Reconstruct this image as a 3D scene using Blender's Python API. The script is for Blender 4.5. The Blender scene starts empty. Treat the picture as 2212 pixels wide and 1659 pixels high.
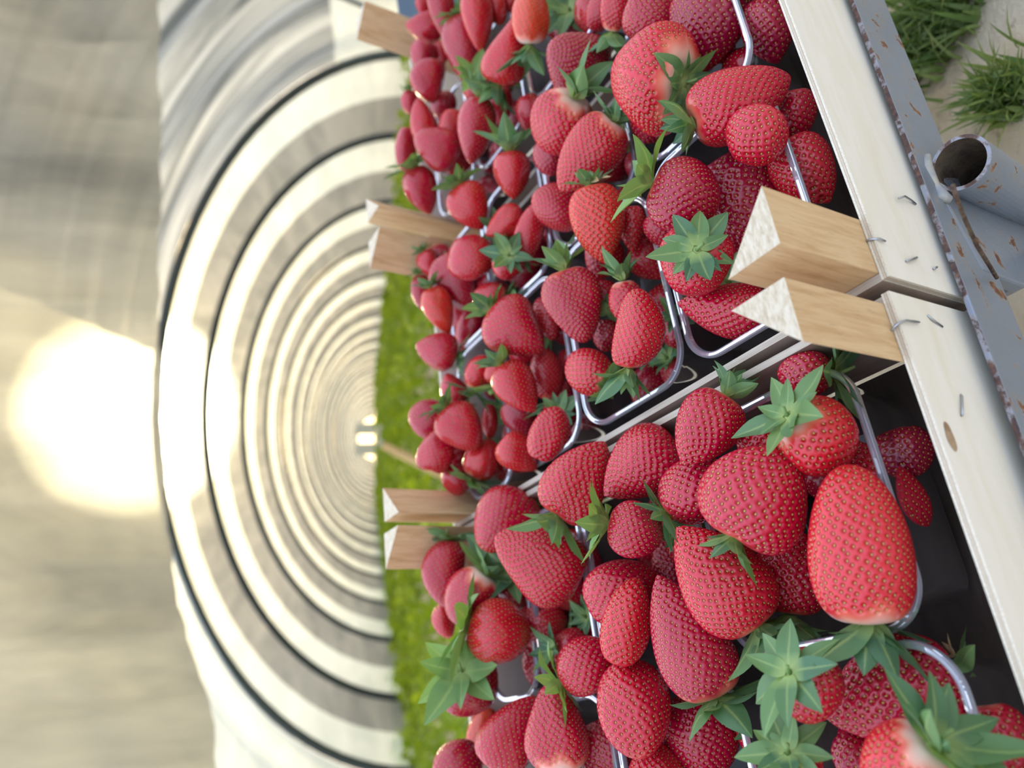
import bpy, math, random
import numpy as np
from mathutils import Matrix, Vector

# ------------------------------------------------------------------ frame of the photograph (2212 x 1659, held sideways)
F = 1660.0
W2, H2 = 2212, 1659
TH = math.atan(306 / F)              # camera looks this far below the horizon
CT, ST = math.cos(TH), math.sin(TH)
GZ = -0.62                           # ground below the lens (lens is the origin)


def unit(v):
    v = np.array(v, float)
    return v / np.linalg.norm(v)


# the tray rack of the cart leans towards the photographer: its axes, in lens axes (right, down, forward) of the upright view
e1 = unit((3765, -510, 1660))
e2 = unit((-863, -1100, 1660))
e2 = unit(e2 - e1 * (e1 @ e2))
e3 = np.cross(e1, e2)
HC = 0.40


def ray(px, py):
    return np.array([H2 - py - 829.5, px - 1106, F])


def unp(px, py, z=0.0):
    r = ray(px, py)
    return r * (-(HC - z) / (r @ e3))


O = unp(1905, 605)


def at_t(px, py, t):
    r = ray(px, py)
    d = r * ((O @ e2 + t) / (r @ e2)) - O
    return float(d @ e1), float(d @ e3)


def cw(P):                            # lens axes -> world
    return np.array([P[0], P[2] * CT - P[1] * ST, -P[1] * CT - P[2] * ST])


E1, E2, E3, OW = cw(e1), cw(e2), cw(e3), cw(O)
MC = Matrix(((E1[0], E2[0], E3[0], OW[0]), (E1[1], E2[1], E3[1], OW[1]), (E1[2], E2[2], E3[2], OW[2]), (0, 0, 0, 1)))


def rack(s, t, z):
    return OW + E1 * s + E2 * t + E3 * z


def gpt(px, py, h=0.0):               # pixel -> point of the level ground
    w = cw(ray(px, py))
    return w * ((GZ + h) / w[2])


scene = bpy.context.scene
col = scene.collection
rnd = random.Random(7)

# ------------------------------------------------------------------ materials
MATS = {}


def mat(name):
    m = bpy.data.materials.new(name)
    m.use_nodes = True
    nt = m.node_tree
    for n in list(nt.nodes):
        nt.nodes.remove(n)
    out = nt.nodes.new('ShaderNodeOutputMaterial')
    MATS[name] = m
    return m, nt, out


def N(nt, typ, **kw):
    n = nt.nodes.new(typ)
    for k, v in kw.items():
        if hasattr(n, k) and not k[0].isupper():
            setattr(n, k, v)
        else:
            n.inputs[k.replace('_', ' ')].default_value = v
    return n


def L(nt, a, b):
    nt.links.new(a, b)


def ramp(nt, stops, fac):
    r = nt.nodes.new('ShaderNodeValToRGB')
    el = r.color_ramp.elements
    while len(el) < len(stops):
        el.new(0.5)
    for e, (p, c) in zip(el, stops):
        e.position = p
        e.color = (*c, 1)
    L(nt, fac, r.inputs['Fac'])
    return r


def principled(nt, **kw):
    p = nt.nodes.new('ShaderNodeBsdfPrincipled')
    for k, v in kw.items():
        p.inputs[k.replace('_', ' ')].default_value = v
    return p


def mixc(nt, fac, a, b, blend='MIX'):
    m = nt.nodes.new('ShaderNodeMix')
    m.data_type = 'RGBA'
    m.blend_type = blend
    for sock, v in ((0, fac), (6, a), (7, b)):
        if isinstance(v, (int, float)):
            m.inputs[sock].default_value = v
        elif isinstance(v, tuple):
            m.inputs[sock].default_value = (*v, 1)
        else:
            L(nt, v, m.inputs[sock])
    return m.outputs[2]


def coords(nt, scale=(1, 1, 1), rot=(0, 0, 0)):
    tc = nt.nodes.new('ShaderNodeTexCoord')
    mp = nt.nodes.new('ShaderNodeMapping')
    mp.inputs['Scale'].default_value = scale
    mp.inputs['Rotation'].default_value = rot
    L(nt, tc.outputs['Object'], mp.inputs['Vector'])
    return mp.outputs['Vector']


def noise(nt, vec, scale, detail=4, rough=0.55, dist=0.0):
    n = nt.nodes.new('ShaderNodeTexNoise')
    n.inputs['Scale'].default_value = scale
    n.inputs['Detail'].default_value = detail
    n.inputs['Roughness'].default_value = rough
    n.inputs['Distortion'].default_value = dist
    L(nt, vec, n.inputs['Vector'])
    return n.outputs['Fac']


def bump(nt, h, strength, dist):
    b = nt.nodes.new('ShaderNodeBump')
    b.inputs['Strength'].default_value = strength
    b.inputs['Distance'].default_value = dist
    L(nt, h, b.inputs['Height'])
    return b.outputs['Normal']


def attr(nt, name, kind='GEOMETRY'):
    a = nt.nodes.new('ShaderNodeAttribute')
    a.attribute_name = name
    a.attribute_type = kind
    return a.outputs['Fac']


# strawberry flesh
m, nt, out = mat('strawberry_flesh')
rip = attr(nt, 'ripe', 'OBJECT')
base = ramp(nt, [(0.0, (0.80, 0.12, 0.03)), (0.3, (0.62, 0.012, 0.022)), (0.55, (0.50, 0.003, 0.034)), (1.0, (0.27, 0.001, 0.036))], rip).outputs['Color']
mott = noise(nt, coords(nt), 70, 3)
c1 = mixc(nt, ramp(nt, [(0.45, (0, 0, 0)), (0.8, (0.22, 0.22, 0.22))], mott).outputs['Color'], base, (0.70, 0.03, 0.02))
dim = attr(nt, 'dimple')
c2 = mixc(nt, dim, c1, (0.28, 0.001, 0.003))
pale = attr(nt, 'pale')
pc = ramp(nt, [(0.0, (0.70, 0.05, 0.02)), (0.45, (0.80, 0.22, 0.14)), (1.0, (0.86, 0.76, 0.66))], pale).outputs['Color']
pf = ramp(nt, [(0.0, (0, 0, 0)), (0.6, (1, 1, 1))], pale).outputs['Color']
c3 = mixc(nt, pf, c2, pc)
p = principled(nt, Roughness=0.24, Subsurface_Weight=0.10, Subsurface_Scale=0.003, Coat_Weight=0.25, Coat_Roughness=0.06, Specular_IOR_Level=0.55)
p.inputs['Subsurface Radius'].default_value = (1.0, 0.25, 0.2)
L(nt, c3, p.inputs['Base Color'])
fine = noise(nt, coords(nt), 900, 2)
L(nt, bump(nt, fine, 0.12, 0.0004), p.inputs['Normal'])
L(nt, p.outputs[0], out.inputs[0])
# seeds
m, nt, out = mat('strawberry_seed')
p = principled(nt, Roughness=0.4)
sc_ = ramp(nt, [(0.3, (0.62, 0.40, 0.08)), (0.7, (0.54, 0.48, 0.11))], noise(nt, coords(nt), 60, 1)).outputs['Color']
L(nt, sc_, p.inputs['Base Color'])
L(nt, p.outputs[0], out.inputs[0])


def leafmat(name, ca, cb, cc, tr=0.3):
    m, nt, out = mat(name)
    a = attr(nt, 'along')
    b = attr(nt, 'hue')
    col1 = mixc(nt, b, ca, cb)
    col2 = mixc(nt, ramp(nt, [(0.0, (1, 1, 1)), (0.32, (0, 0, 0))], a).outputs['Color'], col1, cc)
    ve = attr(nt, 'vein')
    col3 = mixc(nt, ramp(nt, [(0.0, (0.55, 0.55, 0.55)), (0.16, (0, 0, 0))], ve).outputs['Color'], col2, cc)
    p = principled(nt, Roughness=0.46, Specular_IOR_Level=0.45)
    L(nt, col3, p.inputs['Base Color'])
    fine = noise(nt, coords(nt), 700, 3)
    L(nt, bump(nt, fine, 0.35, 0.0005), p.inputs['Normal'])
    t = nt.nodes.new('ShaderNodeBsdfTranslucent')
    L(nt, mixc(nt, 1.0, col3, (1.0, 1.0, 0.45), 'MULTIPLY'), t.inputs['Color'])
    ms = nt.nodes.new('ShaderNodeMixShader')
    ms.inputs[0].default_value = tr
    L(nt, p.outputs[0], ms.inputs[1])
    L(nt, t.outputs[0], ms.inputs[2])
    L(nt, ms.outputs[0], out.inputs[0])
    return m


leafmat('calyx_leaf', (0.085, 0.20, 0.105), (0.26, 0.44, 0.12), (0.42, 0.56, 0.20))
leafmat('field_leaf', (0.15, 0.28, 0.02), (0.46, 0.56, 0.05), (0.30, 0.42, 0.05), 0.5)
leafmat('grass_blade', (0.09, 0.19, 0.04), (0.32, 0.40, 0.13), (0.34, 0.36, 0.16), 0.35)

# dried bit
m, nt, out = mat('dried_leaf')
p = principled(nt, Roughness=0.7)
L(nt, ramp(nt, [(0.3, (0.42, 0.28, 0.12)), (0.7, (0.62, 0.50, 0.28))], noise(nt, coords(nt), 200, 4)).outputs['Color'], p.inputs['Base Color'])
L(nt, p.outputs[0], out.inputs[0])


def plastic(name, base_clear, rim=0.0):
    m, nt, out = mat(name)
    tr = nt.nodes.new('ShaderNodeBsdfTransparent')
    tr.inputs[0].default_value = (*base_clear, 1)
    gl = nt.nodes.new('ShaderNodeBsdfGlossy')
    gl.inputs['Roughness'].default_value = 0.06
    gl.inputs['Color'].default_value = (0.92, 0.95, 1.0, 1)
    lw = nt.nodes.new('ShaderNodeLayerWeight')
    lw.inputs['Blend'].default_value = 0.22 if rim == 0 else 0.52
    ms = nt.nodes.new('ShaderNodeMixShader')
    L(nt, lw.outputs['Fresnel'], ms.inputs[0])
    L(nt, tr.outputs[0], ms.inputs[1])
    L(nt, gl.outputs[0], ms.inputs[2])
    last = ms
    if rim:
        df = nt.nodes.new('ShaderNodeBsdfTranslucent')
        df.inputs[0].default_value = (0.78, 0.85, 0.97, 1)
        d2 = nt.nodes.new('ShaderNodeBsdfDiffuse')
        d2.inputs[0].default_value = (0.78, 0.85, 0.97, 1)
        m0 = nt.nodes.new('ShaderNodeMixShader')
        m0.inputs[0].default_value = 0.5
        L(nt, df.outputs[0], m0.inputs[1])
        L(nt, d2.outputs[0], m0.inputs[2])
        m2 = nt.nodes.new('ShaderNodeMixShader')
        m2.inputs[0].default_value = rim
        L(nt, ms.outputs[0], m2.inputs[1])
        L(nt, m0.outputs[0], m2.inputs[2])
        last = m2
    L(nt, last.outputs[0], out.inputs[0])
    return m


plastic('clear_plastic', (0.93, 0.94, 0.95))
plastic('clear_plastic_rim', (0.90, 0.92, 0.96), 0.34)


def wood(name, stops, grain_scale, bstr=0.25, fleck=0.0):
    m, nt, out = mat(name)
    v = coords(nt, grain_scale)
    g = noise(nt, v, 1.0, 6, 0.6, 0.4)
    c = ramp(nt, stops, g).outputs['Color']
    if fleck:
        f = noise(nt, coords(nt, tuple(x * 3 for x in grain_scale)), 1.0, 2)
        c = mixc(nt, ramp(nt, [(0.62, (0, 0, 0)), (0.72, (fleck,) * 3)], f).outputs['Color'], c, (0.35, 0.24, 0.13))
    p = principled(nt, Roughness=0.62, Specular_IOR_Level=0.3)
    L(nt, c, p.inputs['Base Color'])
    L(nt, bump(nt, noise(nt, v, 3.0, 6, 0.7), bstr, 0.001), p.inputs['Normal'])
    L(nt, p.outputs[0], out.inputs[0])
    return m


wood('poplar_face', [(0.3, (0.82, 0.77, 0.63)), (0.6, (0.88, 0.85, 0.77)), (0.8, (0.84, 0.78, 0.65))], (9, 60, 60), 0.08)
wood('post_side', [(0.25, (0.52, 0.32, 0.15)), (0.45, (0.68, 0.46, 0.25)), (0.6, (0.76, 0.55, 0.32)), (0.8, (0.62, 0.40, 0.21))], (200, 200, 20), 0.7, 0.45)
wood('post_end', [(0.3, (0.55, 0.43, 0.28)), (0.55, (0.76, 0.66, 0.50)), (0.8, (0.86, 0.80, 0.68))], (160, 420, 160), 1.0)
wood('knot', [(0.3, (0.30, 0.19, 0.11)), (0.6, (0.46, 0.33, 0.22))], (120, 120, 120), 0.2)
wood('dark_board', [(0.3, (0.030, 0.021, 0.017)), (0.7, (0.066, 0.047, 0.037))], (9, 60, 60), 0.2)  # crate floor, a much darker brown than the other boards

wood('shaded_board', [(0.3, (0.26, 0.19, 0.15)), (0.6, (0.36, 0.28, 0.23)), (0.8, (0.30, 0.23, 0.18))], (60, 9, 60), 0.2)  # side boards and their edges: shade between the crates put into the colour
wood('shaded_board_edge', [(0.3, (0.36, 0.30, 0.24)), (0.6, (0.52, 0.46, 0.38)), (0.8, (0.42, 0.35, 0.28))], (300, 12, 300), 0.5)
m, nt, out = mat('plywood_edge')
lay = attr(nt, 'ply')
c = ramp(nt, [(0.0, (0.70, 0.63, 0.50)), (0.26, (0.74, 0.68, 0.56)), (0.34, (0.34, 0.27, 0.19)), (0.42, (0.56, 0.47, 0.34)), (0.60, (0.60, 0.51, 0.38)),
              (0.67, (0.36, 0.28, 0.20)), (0.74, (0.72, 0.66, 0.54)), (1.0, (0.74, 0.68, 0.55))], lay).outputs['Color']
p = principled(nt, Roughness=0.8)
nz = noise(nt, coords(nt), 900, 3)
L(nt, mixc(nt, ramp(nt, [(0.4, (0, 0, 0)), (0.7, (0.5, 0.5, 0.5))], nz).outputs['Color'], c, (0.40, 0.33, 0.25)), p.inputs['Base Color'])
L(nt, bump(nt, nz, 0.7, 0.001), p.inputs['Normal'])
L(nt, p.outputs[0], out.inputs[0])


def metal_paint(name, paint, rust_lo, rust_hi, sc=60, rc=((0.075, 0.035, 0.028), (0.20, 0.085, 0.04), (0.42, 0.20, 0.07))):
    m, nt, out = mat(name)
    v = coords(nt)
    n1 = noise(nt, v, sc, 8, 0.62, 0.3)
    f = ramp(nt, [(rust_lo, (0, 0, 0)), (rust_hi, (1, 1, 1))], n1).outputs['Color']
    n2 = noise(nt, v, 240, 5)
    rust = ramp(nt, [(0.3, rc[0]), (0.55, rc[1]), (0.75, rc[2])], n2).outputs['Color']
    halo = ramp(nt, [(rust_lo - 0.09, (0, 0, 0)), (rust_lo + 0.02, (0.35, 0.35, 0.35))], n1).outputs['Color']
    pn = mixc(nt, ramp(nt, [(0.35, (0, 0, 0)), (0.75, (0.4, 0.4, 0.4))], noise(nt, v, 25, 4)).outputs['Color'], paint, tuple(x * 0.72 for x in paint))
    pn2 = mixc(nt, halo, pn, (0.34, 0.25, 0.13))
    c = mixc(nt, f, pn2, rust)
    p = principled(nt, Roughness=0.5, Metallic=0.0, Specular_IOR_Level=0.45)
    L(nt, c, p.inputs['Base Color'])
    r = nt.nodes.new('ShaderNodeMapRange')
    r.inputs['To Min'].default_value = 0.34
    r.inputs['To Max'].default_value = 0.9
    L(nt, f, r.inputs['Value'])
    L(nt, r.outputs[0], p.inputs['Roughness'])
    L(nt, bump(nt, n1, 0.35, 0.002), p.inputs['Normal'])
    L(nt, p.outputs[0], out.inputs[0])
    return m


metal_paint('grey_painted_steel', (0.215, 0.25, 0.30), 0.60, 0.635)
metal_paint('rusty_edge', (0.26, 0.30, 0.40), 0.43, 0.52, 75, ((0.055, 0.035, 0.035), (0.11, 0.065, 0.055), (0.20, 0.11, 0.07)))
metal_paint('rusty_bore', (0.11, 0.09, 0.08), 0.35, 0.6, 50, ((0.03, 0.02, 0.018), (0.07, 0.045, 0.035), (0.12, 0.08, 0.06)))
metal_paint('rusty_rod', (0.05, 0.028, 0.024), 0.35, 0.6, 150, ((0.03, 0.018, 0.016), (0.06, 0.032, 0.026), (0.10, 0.055, 0.04)))
metal_paint('blue_grey_steel', (0.10, 0.16, 0.23), 0.72, 0.78)
m, nt, out = mat('staple_wire')
p = principled(nt, Roughness=0.3, Metallic=1.0)
p.inputs['Base Color'].default_value = (0.45, 0.48, 0.54, 1)
L(nt, p.outputs[0], out.inputs[0])
m, nt, out = mat('weld_bead')
p = principled(nt, Roughness=0.6)
L(nt, ramp(nt, [(0.35, (0.50, 0.46, 0.36)), (0.7, (0.28, 0.30, 0.33))], noise(nt, coords(nt), 90, 4)).outputs['Color'], p.inputs['Base Color'])
L(nt, p.outputs[0], out.inputs[0])
m, nt, out = mat('arch_steel')
p = principled(nt, Roughness=0.55, Metallic=0.3)
p.inputs['Base Color'].default_value = (0.085, 0.105, 0.125, 1)
L(nt, p.outputs[0], out.inputs[0])


def film(name, ca, cb, clear, stretch, k=1.0, lo=0.35, hi=0.7, dif=0.35):
    m, nt, out = mat(name)
    v = coords(nt, stretch)
    n1 = noise(nt, v, k, 5, 0.6, 0.5)
    c = ramp(nt, [(lo, ca), (hi, cb)], n1).outputs['Color']
    t = nt.nodes.new('ShaderNodeBsdfTranslucent')
    d = nt.nodes.new('ShaderNodeBsdfDiffuse')
    L(nt, c, t.inputs['Color'])
    L(nt, c, d.inputs['Color'])
    m1 = nt.nodes.new('ShaderNodeMixShader')
    m1.inputs[0].default_value = dif
    L(nt, t.outputs[0], m1.inputs[1])
    L(nt, d.outputs[0], m1.inputs[2])
    tr = nt.nodes.new('ShaderNodeBsdfTransparent')
    L(nt, c, tr.inputs['Color'])
    m2 = nt.nodes.new('ShaderNodeMixShader')
    m2.inputs[0].default_value = clear
    L(nt, m1.outputs[0], m2.inputs[1])
    L(nt, tr.outputs[0], m2.inputs[2])
    L(nt, m2.outputs[0], out.inputs[0])
    return m


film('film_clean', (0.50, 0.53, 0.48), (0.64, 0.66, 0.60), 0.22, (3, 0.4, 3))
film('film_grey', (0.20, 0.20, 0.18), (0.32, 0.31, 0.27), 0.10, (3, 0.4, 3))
film('film_curtain', (0.33, 0.315, 0.29), (0.74, 0.68, 0.58), 0.16, (1.1, 1, 0.35), 1.3, 0.32, 0.72)
film('film_streaky', (0.10, 0.11, 0.11), (0.48, 0.48, 0.45), 0.06, (0.35, 4.5, 0.35), 1.0, 0.36, 0.64)

m, nt, out = mat('sandy_soil')
v = coords(nt)
c = ramp(nt, [(0.3, (0.60, 0.48, 0.33)), (0.5, (0.84, 0.71, 0.53)), (0.75, (0.91, 0.81, 0.65))], noise(nt, v, 9, 8, 0.65)).outputs['Color']
c = mixc(nt, ramp(nt, [(0.60, (0, 0, 0)), (0.70, (0.6, 0.6, 0.6))], noise(nt, v, 42, 4)).outputs['Color'], c, (0.26, 0.20, 0.13))
p = principled(nt, Roughness=0.95, Specular_IOR_Level=0.1)
L(nt, c, p.inputs['Base Color'])
L(nt, bump(nt, noise(nt, v, 30, 8, 0.7), 0.8, 0.03), p.inputs['Normal'])
L(nt, p.outputs[0], out.inputs[0])
m, nt, out = mat('white_paint')
p = principled(nt, Roughness=0.5)
p.inputs['Base Color'].default_value = (0.8, 0.8, 0.78, 1)
L(nt, p.outputs[0], out.inputs[0])
wood('stake_wood', [(0.3, (0.50, 0.30, 0.12)), (0.7, (0.72, 0.48, 0.22))], (60, 60, 6), 0.2)


# ------------------------------------------------------------------ mesh helpers
def link(name, verts, faces, mats, parent=None, mw=None, smooth=False, fmat=None, attrs=None, autosm=None):
    me = bpy.data.meshes.new(name)
    verts = np.asarray(verts, np.float32)
    if isinstance(faces, np.ndarray):
        nf, k = faces.shape
        me.vertices.add(len(verts))
        me.vertices.foreach_set('co', verts.ravel())
        me.loops.add(nf * k)
        me.loops.foreach_set('vertex_index', faces.ravel().astype(np.int32))
        me.polygons.add(nf)
        me.polygons.foreach_set('loop_start', np.arange(0, nf * k, k, dtype=np.int32))
        me.update(calc_edges=True)
    else:
        me.from_pydata([tuple(map(float, v)) for v in verts], [], faces)
    for mname in mats:
        me.materials.append(MATS[mname])
    if fmat is not None:
        me.polygons.foreach_set('material_index', np.asarray(fmat, np.int32))
    if smooth:
        me.polygons.foreach_set('use_smooth', np.ones(len(me.polygons), bool))
    for k, a in (attrs or {}).items():
        at = me.attributes.new(k, 'FLOAT', 'POINT')
        at.data.foreach_set('value', np.asarray(a, np.float32))
    me.validate()
    me.update()
    o = bpy.data.objects.new(name, me)
    col.objects.link(o)
    if parent is not None:
        o.parent = parent
    if mw is not None:
        o.matrix_world = mw
    return o


def tag(o, label=None, cat=None, group=None, kind=None):
    for k, v in (('label', label), ('category', cat), ('group', group), ('kind', kind)):
        if v:
            o[k] = v
    return o


def empty(name, mw):
    o = bpy.data.objects.new(name, None)
    o.empty_display_size = 0.05
    col.objects.link(o)
    o.matrix_world = mw
    return o


def child(parent, o):
    """parent keeping the local mesh frame identical to the parent's frame"""
    o.parent = parent
    return o


class MB:
    def __init__(s):
        s.v, s.f, s.m, s.a = [], [], [], {}

    def add(s, verts, faces, mi=0, **attrs):
        b = len(s.v)
        s.v += [tuple(map(float, v)) for v in verts]
        s.f += [tuple(b + i for i in f) for f in faces]
        s.m += [mi] * len(faces)
        for k, val in attrs.items():
            s.a.setdefault(k, [])
            s.a[k] += [0.0] * (b - len(s.a[k])) + list(val)
        return b

    def box(s, a, b, mi=0, mi_edge=None, thick=None, bev=0.0):
        x0, y0, z0 = a
        x1, y1, z1 = b
        vs = [(x0, y0, z0), (x1, y0, z0), (x1, y1, z0), (x0, y1, z0), (x0, y0, z1), (x1, y0, z1), (x1, y1, z1), (x0, y1, z1)]
        fs = [(0, 3, 2, 1), (4, 5, 6, 7), (0, 1, 5, 4), (1, 2, 6, 5), (2, 3, 7, 6), (3, 0, 4, 7)]
        ax = [2, 2, 1, 0, 1, 0]
        base = len(s.v)
        at = {}
        if thick is not None:
            lo, hi = (a[thick], b[thick])
            at = {'ply': [(v[thick] - lo) / (hi - lo) for v in vs]}
        s.add(vs, fs, mi, **at)
        if mi_edge is not None:
            for i in range(6):
                if ax[i] != thick:
                    s.m[-6 + i] = mi_edge

    def tube(s, pts, r, n=10, mi=0, caps=True):
        pts = [np.array(p, float) for p in pts]
        rs = r if isinstance(r, (list, tuple)) else [r] * len(pts)
        ref = None
        vs, fs = [], []
        for i, p in enumerate(pts):
            d = pts[min(i + 1, len(pts) - 1)] - pts[max(i - 1, 0)]
            d = d / np.linalg.norm(d)
            if ref is None:
                ref = np.array([0, 0, 1.0]) if abs(d[2]) < 0.9 else np.array([1.0, 0, 0])
            u = np.cross(d, ref)
            u /= np.linalg.norm(u)
            w = np.cross(d, u)
            ref = -np.cross(d, u) if False else ref
            for k in range(n):
                a = 2 * math.pi * k / n
                vs.append(p + rs[i] * (math.cos(a) * u + math.sin(a) * w))
        for i in range(len(pts) - 1):
            for k in range(n):
                fs.append((i * n + k, i * n + (k + 1) % n, (i + 1) * n + (k + 1) % n, (i + 1) * n + k))
        if caps:
            fs.append(tuple(range(n - 1, -1, -1)))
            fs.append(tuple((len(pts) - 1) * n + k for k in range(n)))
        s.add(vs, fs, mi)

    def build(s, name, mats, parent=None, mw=None, smooth=False):
        at = {k: v + [0.0] * (len(s.v) - len(v)) for k, v in s.a.items()}
        o = link(name, s.v, s.f, mats, None, None, smooth, s.m, at)
        if parent is not None:
            o.parent = parent
        elif mw is not None:
            o.matrix_world = mw
        return o


def bevel(o, w, seg=2):
    md = o.modifiers.new('edge', 'BEVEL')
    md.width = w
    md.segments = seg
    md.limit_method = 'ANGLE'
    return o


# ------------------------------------------------------------------ strawberries
PROF = {  # exponents near cap / near tip, flattening, sideways bend, shoulder notch
    'conic': (0.42, 0.80, 0.92, 0.0, 0.0), 'round': (0.46, 0.56, 0.96, 0.0, 0.0), 'wedge': (0.36, 0.62, 0.84, 0.03, 0.0),
    'heart': (0.36, 0.70, 0.86, -0.03, 0.0), 'long': (0.40, 0.60, 0.95, 0.03, 0.0), 'bean': (0.44, 0.56, 0.92, 0.16, 0.0), 'blunt': (0.27, 0.52, 0.92, 0.02, 0.0), 'pear': (0.45, 1.25, 0.95, 0.06, 0.0)}


def berry_mesh(Lm, Wm, shape, pale, seed, res):
    rg = np.random.RandomState(seed)
    a, b, flat, bend, _ = PROF[shape]
    a *= rg.uniform(0.93, 1.07)
    b *= rg.uniform(0.92, 1.08)
    nphi = int(np.clip(res, 40, 250))
    nq = int(np.clip(nphi * 0.62 * Lm / Wm, 32, 230))
    ph = rg.uniform(0, 6.28, 6)
    am = rg.uniform(0.5, 1.0, 6) * np.array([0.045, 0.035, 0.022, 0.02, 0.03, 0.015])
    qm = a / (a + b)
    top = (qm ** a) * ((1 - qm) ** b)

    def surf(q, phi):
        r = (np.maximum(q, 1e-6) ** a) * (np.maximum(1 - q, 1e-6) ** b) / top
        lump = 1 + am[0] * np.cos(2 * phi + ph[0]) + am[1] * np.cos(3 * phi + ph[1] + 2 * q) + am[2] * np.cos(5 * phi + ph[2] - 4 * q) \
            + am[3] * np.cos(4 * phi + ph[3]) * np.sin(5 * q) + am[4] * np.sin(4 * q + ph[4]) * np.cos(phi + ph[5])
        r = r * lump
        x = r * np.cos(phi) * Wm / 2
        y = r * np.sin(phi) * Wm / 2 * flat
        z = (0.5 - q) * Lm
        # sunken centre under the cap
        rr = np.clip(r, 0, 1)
        z = z - 0.07 * Wm * np.exp(-(rr / 0.32) ** 2) * (q < qm)
        if shape == 'heart':                         # two-lobed shoulders
            z = z + 0.05 * Wm * (np.abs(np.cos(phi)) - 0.5) * np.exp(-((q - 0.1) / 0.16) ** 2)
        x = x + bend * Wm * np.cos(math.pi * (q - 0.5)) - bend * Wm * 0.5
        if shape == 'wedge':
            x = x * (1 + 0.08 * np.sin(6 * q))
        return np.stack([x, y, z], -1)

    th = np.linspace(0, math.pi, nq + 1)
    q = (1 - np.cos(th)) / 2
    q = 0.6 * q + 0.4 * np.linspace(0, 1, nq + 1)
    phi = np.arange(nphi) * 2 * math.pi / nphi
    Q, P = np.meshgrid(q[1:-1], phi, indexing='ij')
    V = surf(Q.ravel(), P.ravel())
    tops = surf(np.array([0.0, 1.0]), np.array([0.0, 0.0]))
    tops[:, 0] -= 0
    V = np.vstack([V, tops])
    nr = nq - 1
    idx = np.arange(nr * nphi).reshape(nr, nphi)
    A, B = idx[:-1], idx[1:]
    quads = np.stack([A, B, np.roll(B, -1, 1), np.roll(A, -1, 1)], -1).reshape(-1, 4)
    it, ib = nr * nphi, nr * nphi + 1
    t1 = np.stack([np.full(nphi, it), idx[0], np.roll(idx[0], -1)], -1)
    t2 = np.stack([np.full(nphi, ib), np.roll(idx[-1], -1), idx[-1]], -1)
    # seeds on a spiral, even by area
    qs = np.linspace(0.02, 0.995, 400)
    ring = surf(qs, np.zeros(400)) - surf(qs, np.full(400, math.pi))
    rad = np.linalg.norm(ring, axis=1) / 2
    ds = np.hypot(np.gradient(qs * Lm), np.gradient(rad))
    area = np.cumsum(2 * math.pi * rad * ds)
    sp = 0.0047 * rg.uniform(0.9, 1.12) * (0.75 + 0.25 * min(1.3, Wm / 0.05))
    n = int(area[-1] / (sp * sp * 0.92))
    k = np.arange(n) + 0.5
    qk = np.interp(np.clip(k + rg.uniform(-0.9, 0.9, n), 0.2, n - 0.2) / n * area[-1], area, qs)
    pk = k * math.pi * (3 - math.sqrt(5)) + rg.uniform(-0.045, 0.045, n)
    keep = qk > 0.05 + 0.12 * pale
    qk, pk = qk[keep], pk[keep]
    S = surf(qk, pk)
    e = 1e-3
    dq = surf(qk + e, pk) - S
    dp = surf(qk, pk + e) - S
    nS = np.cross(dp, dq)
    nS /= np.linalg.norm(nS, axis=1, keepdims=True) + 1e-12
    cen = np.array([0, 0, 0.0])
    sgn = np.sign(np.sum(nS * (S - np.array([0, 0, 1]) * S[:, 2:3] * 0.6), 1))
    nS *= sgn[:, None]
    tq = dq / (np.linalg.norm(dq, axis=1, keepdims=True) + 1e-12)
    tp = np.cross(nS, tq)
    # dimples
    dmin = np.full(len(V), 9.0)
    near = np.zeros(len(V), int)
    for c0 in range(0, len(V), 4000):
        Vc = V[c0:c0 + 4000]
        D = (Vc ** 2).sum(1)[:, None] + (S ** 2).sum(1)[None, :] - 2 * Vc @ S.T
        jn = D.argmin(1)
        near[c0:c0 + 4000] = jn
        dmin[c0:c0 + 4000] = np.sqrt(np.maximum(D[np.arange(len(jn)), jn], 0))
    R = sp * 0.44
    g = np.exp(-(dmin / (R * 0.72)) ** 3.4)
    V = V - nS[near] * (g * sp * 0.21)[:, None]
    # paleness towards the cap
    qa = np.concatenate([Q.ravel(), [0.0, 1.0]])
    pa = np.concatenate([P.ravel(), [0.0, 0.0]])
    wob = 0.05 * np.cos(3 * pa + ph[0]) + 0.04 * np.cos(7 * pa + ph[1])
    reach = 0.05 + 0.23 * pale + wob * (0.3 + pale)
    pal = np.clip(1 - qa / np.maximum(reach, 0.02), 0, 1) ** 0.8 * (0.35 + 0.65 * min(1, pale * 1.6))
    pal += 0.22 * np.clip((qa - 0.95) / 0.05, 0, 1) * rg.uniform(0, 1)
    nb = len(V)
    # seed bodies
    m8 = 6
    aa = np.arange(m8) * 2 * math.pi / m8
    l1, l2, hh = sp * 0.15, sp * 0.092, sp * 0.085
    rise = -sp * 0.165
    ringv = (S + nS * rise)[:, None, :] + tq[:, None, :] * (np.cos(aa) * l1)[None, :, None] + tp[:, None, :] * (np.sin(aa) * l2)[None, :, None]
    ring2 = (S + nS * (rise + hh * 0.75))[:, None, :] + tq[:, None, :] * (np.cos(aa) * l1 * 0.68)[None, :, None] + tp[:, None, :] * (np.sin(aa) * l2 * 0.68)[None, :, None]
    topv = (S + nS * (rise + hh))[:, None, :]
    SV = np.concatenate([ringv, ring2, topv], 1).reshape(-1, 3)
    ns = len(S)
    off = nb + np.arange(ns)[:, None] * (2 * m8 + 1)
    i0 = np.arange(m8)
    i1 = (i0 + 1) % m8
    sq = np.stack([off + i0, off + i1, off + m8 + i1, off + m8 + i0], -1).reshape(-1, 4)
    stt = np.stack([off + m8 + i0, off + m8 + i1, off + 2 * m8 + 0 * i0], -1).reshape(-1, 3)
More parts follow.
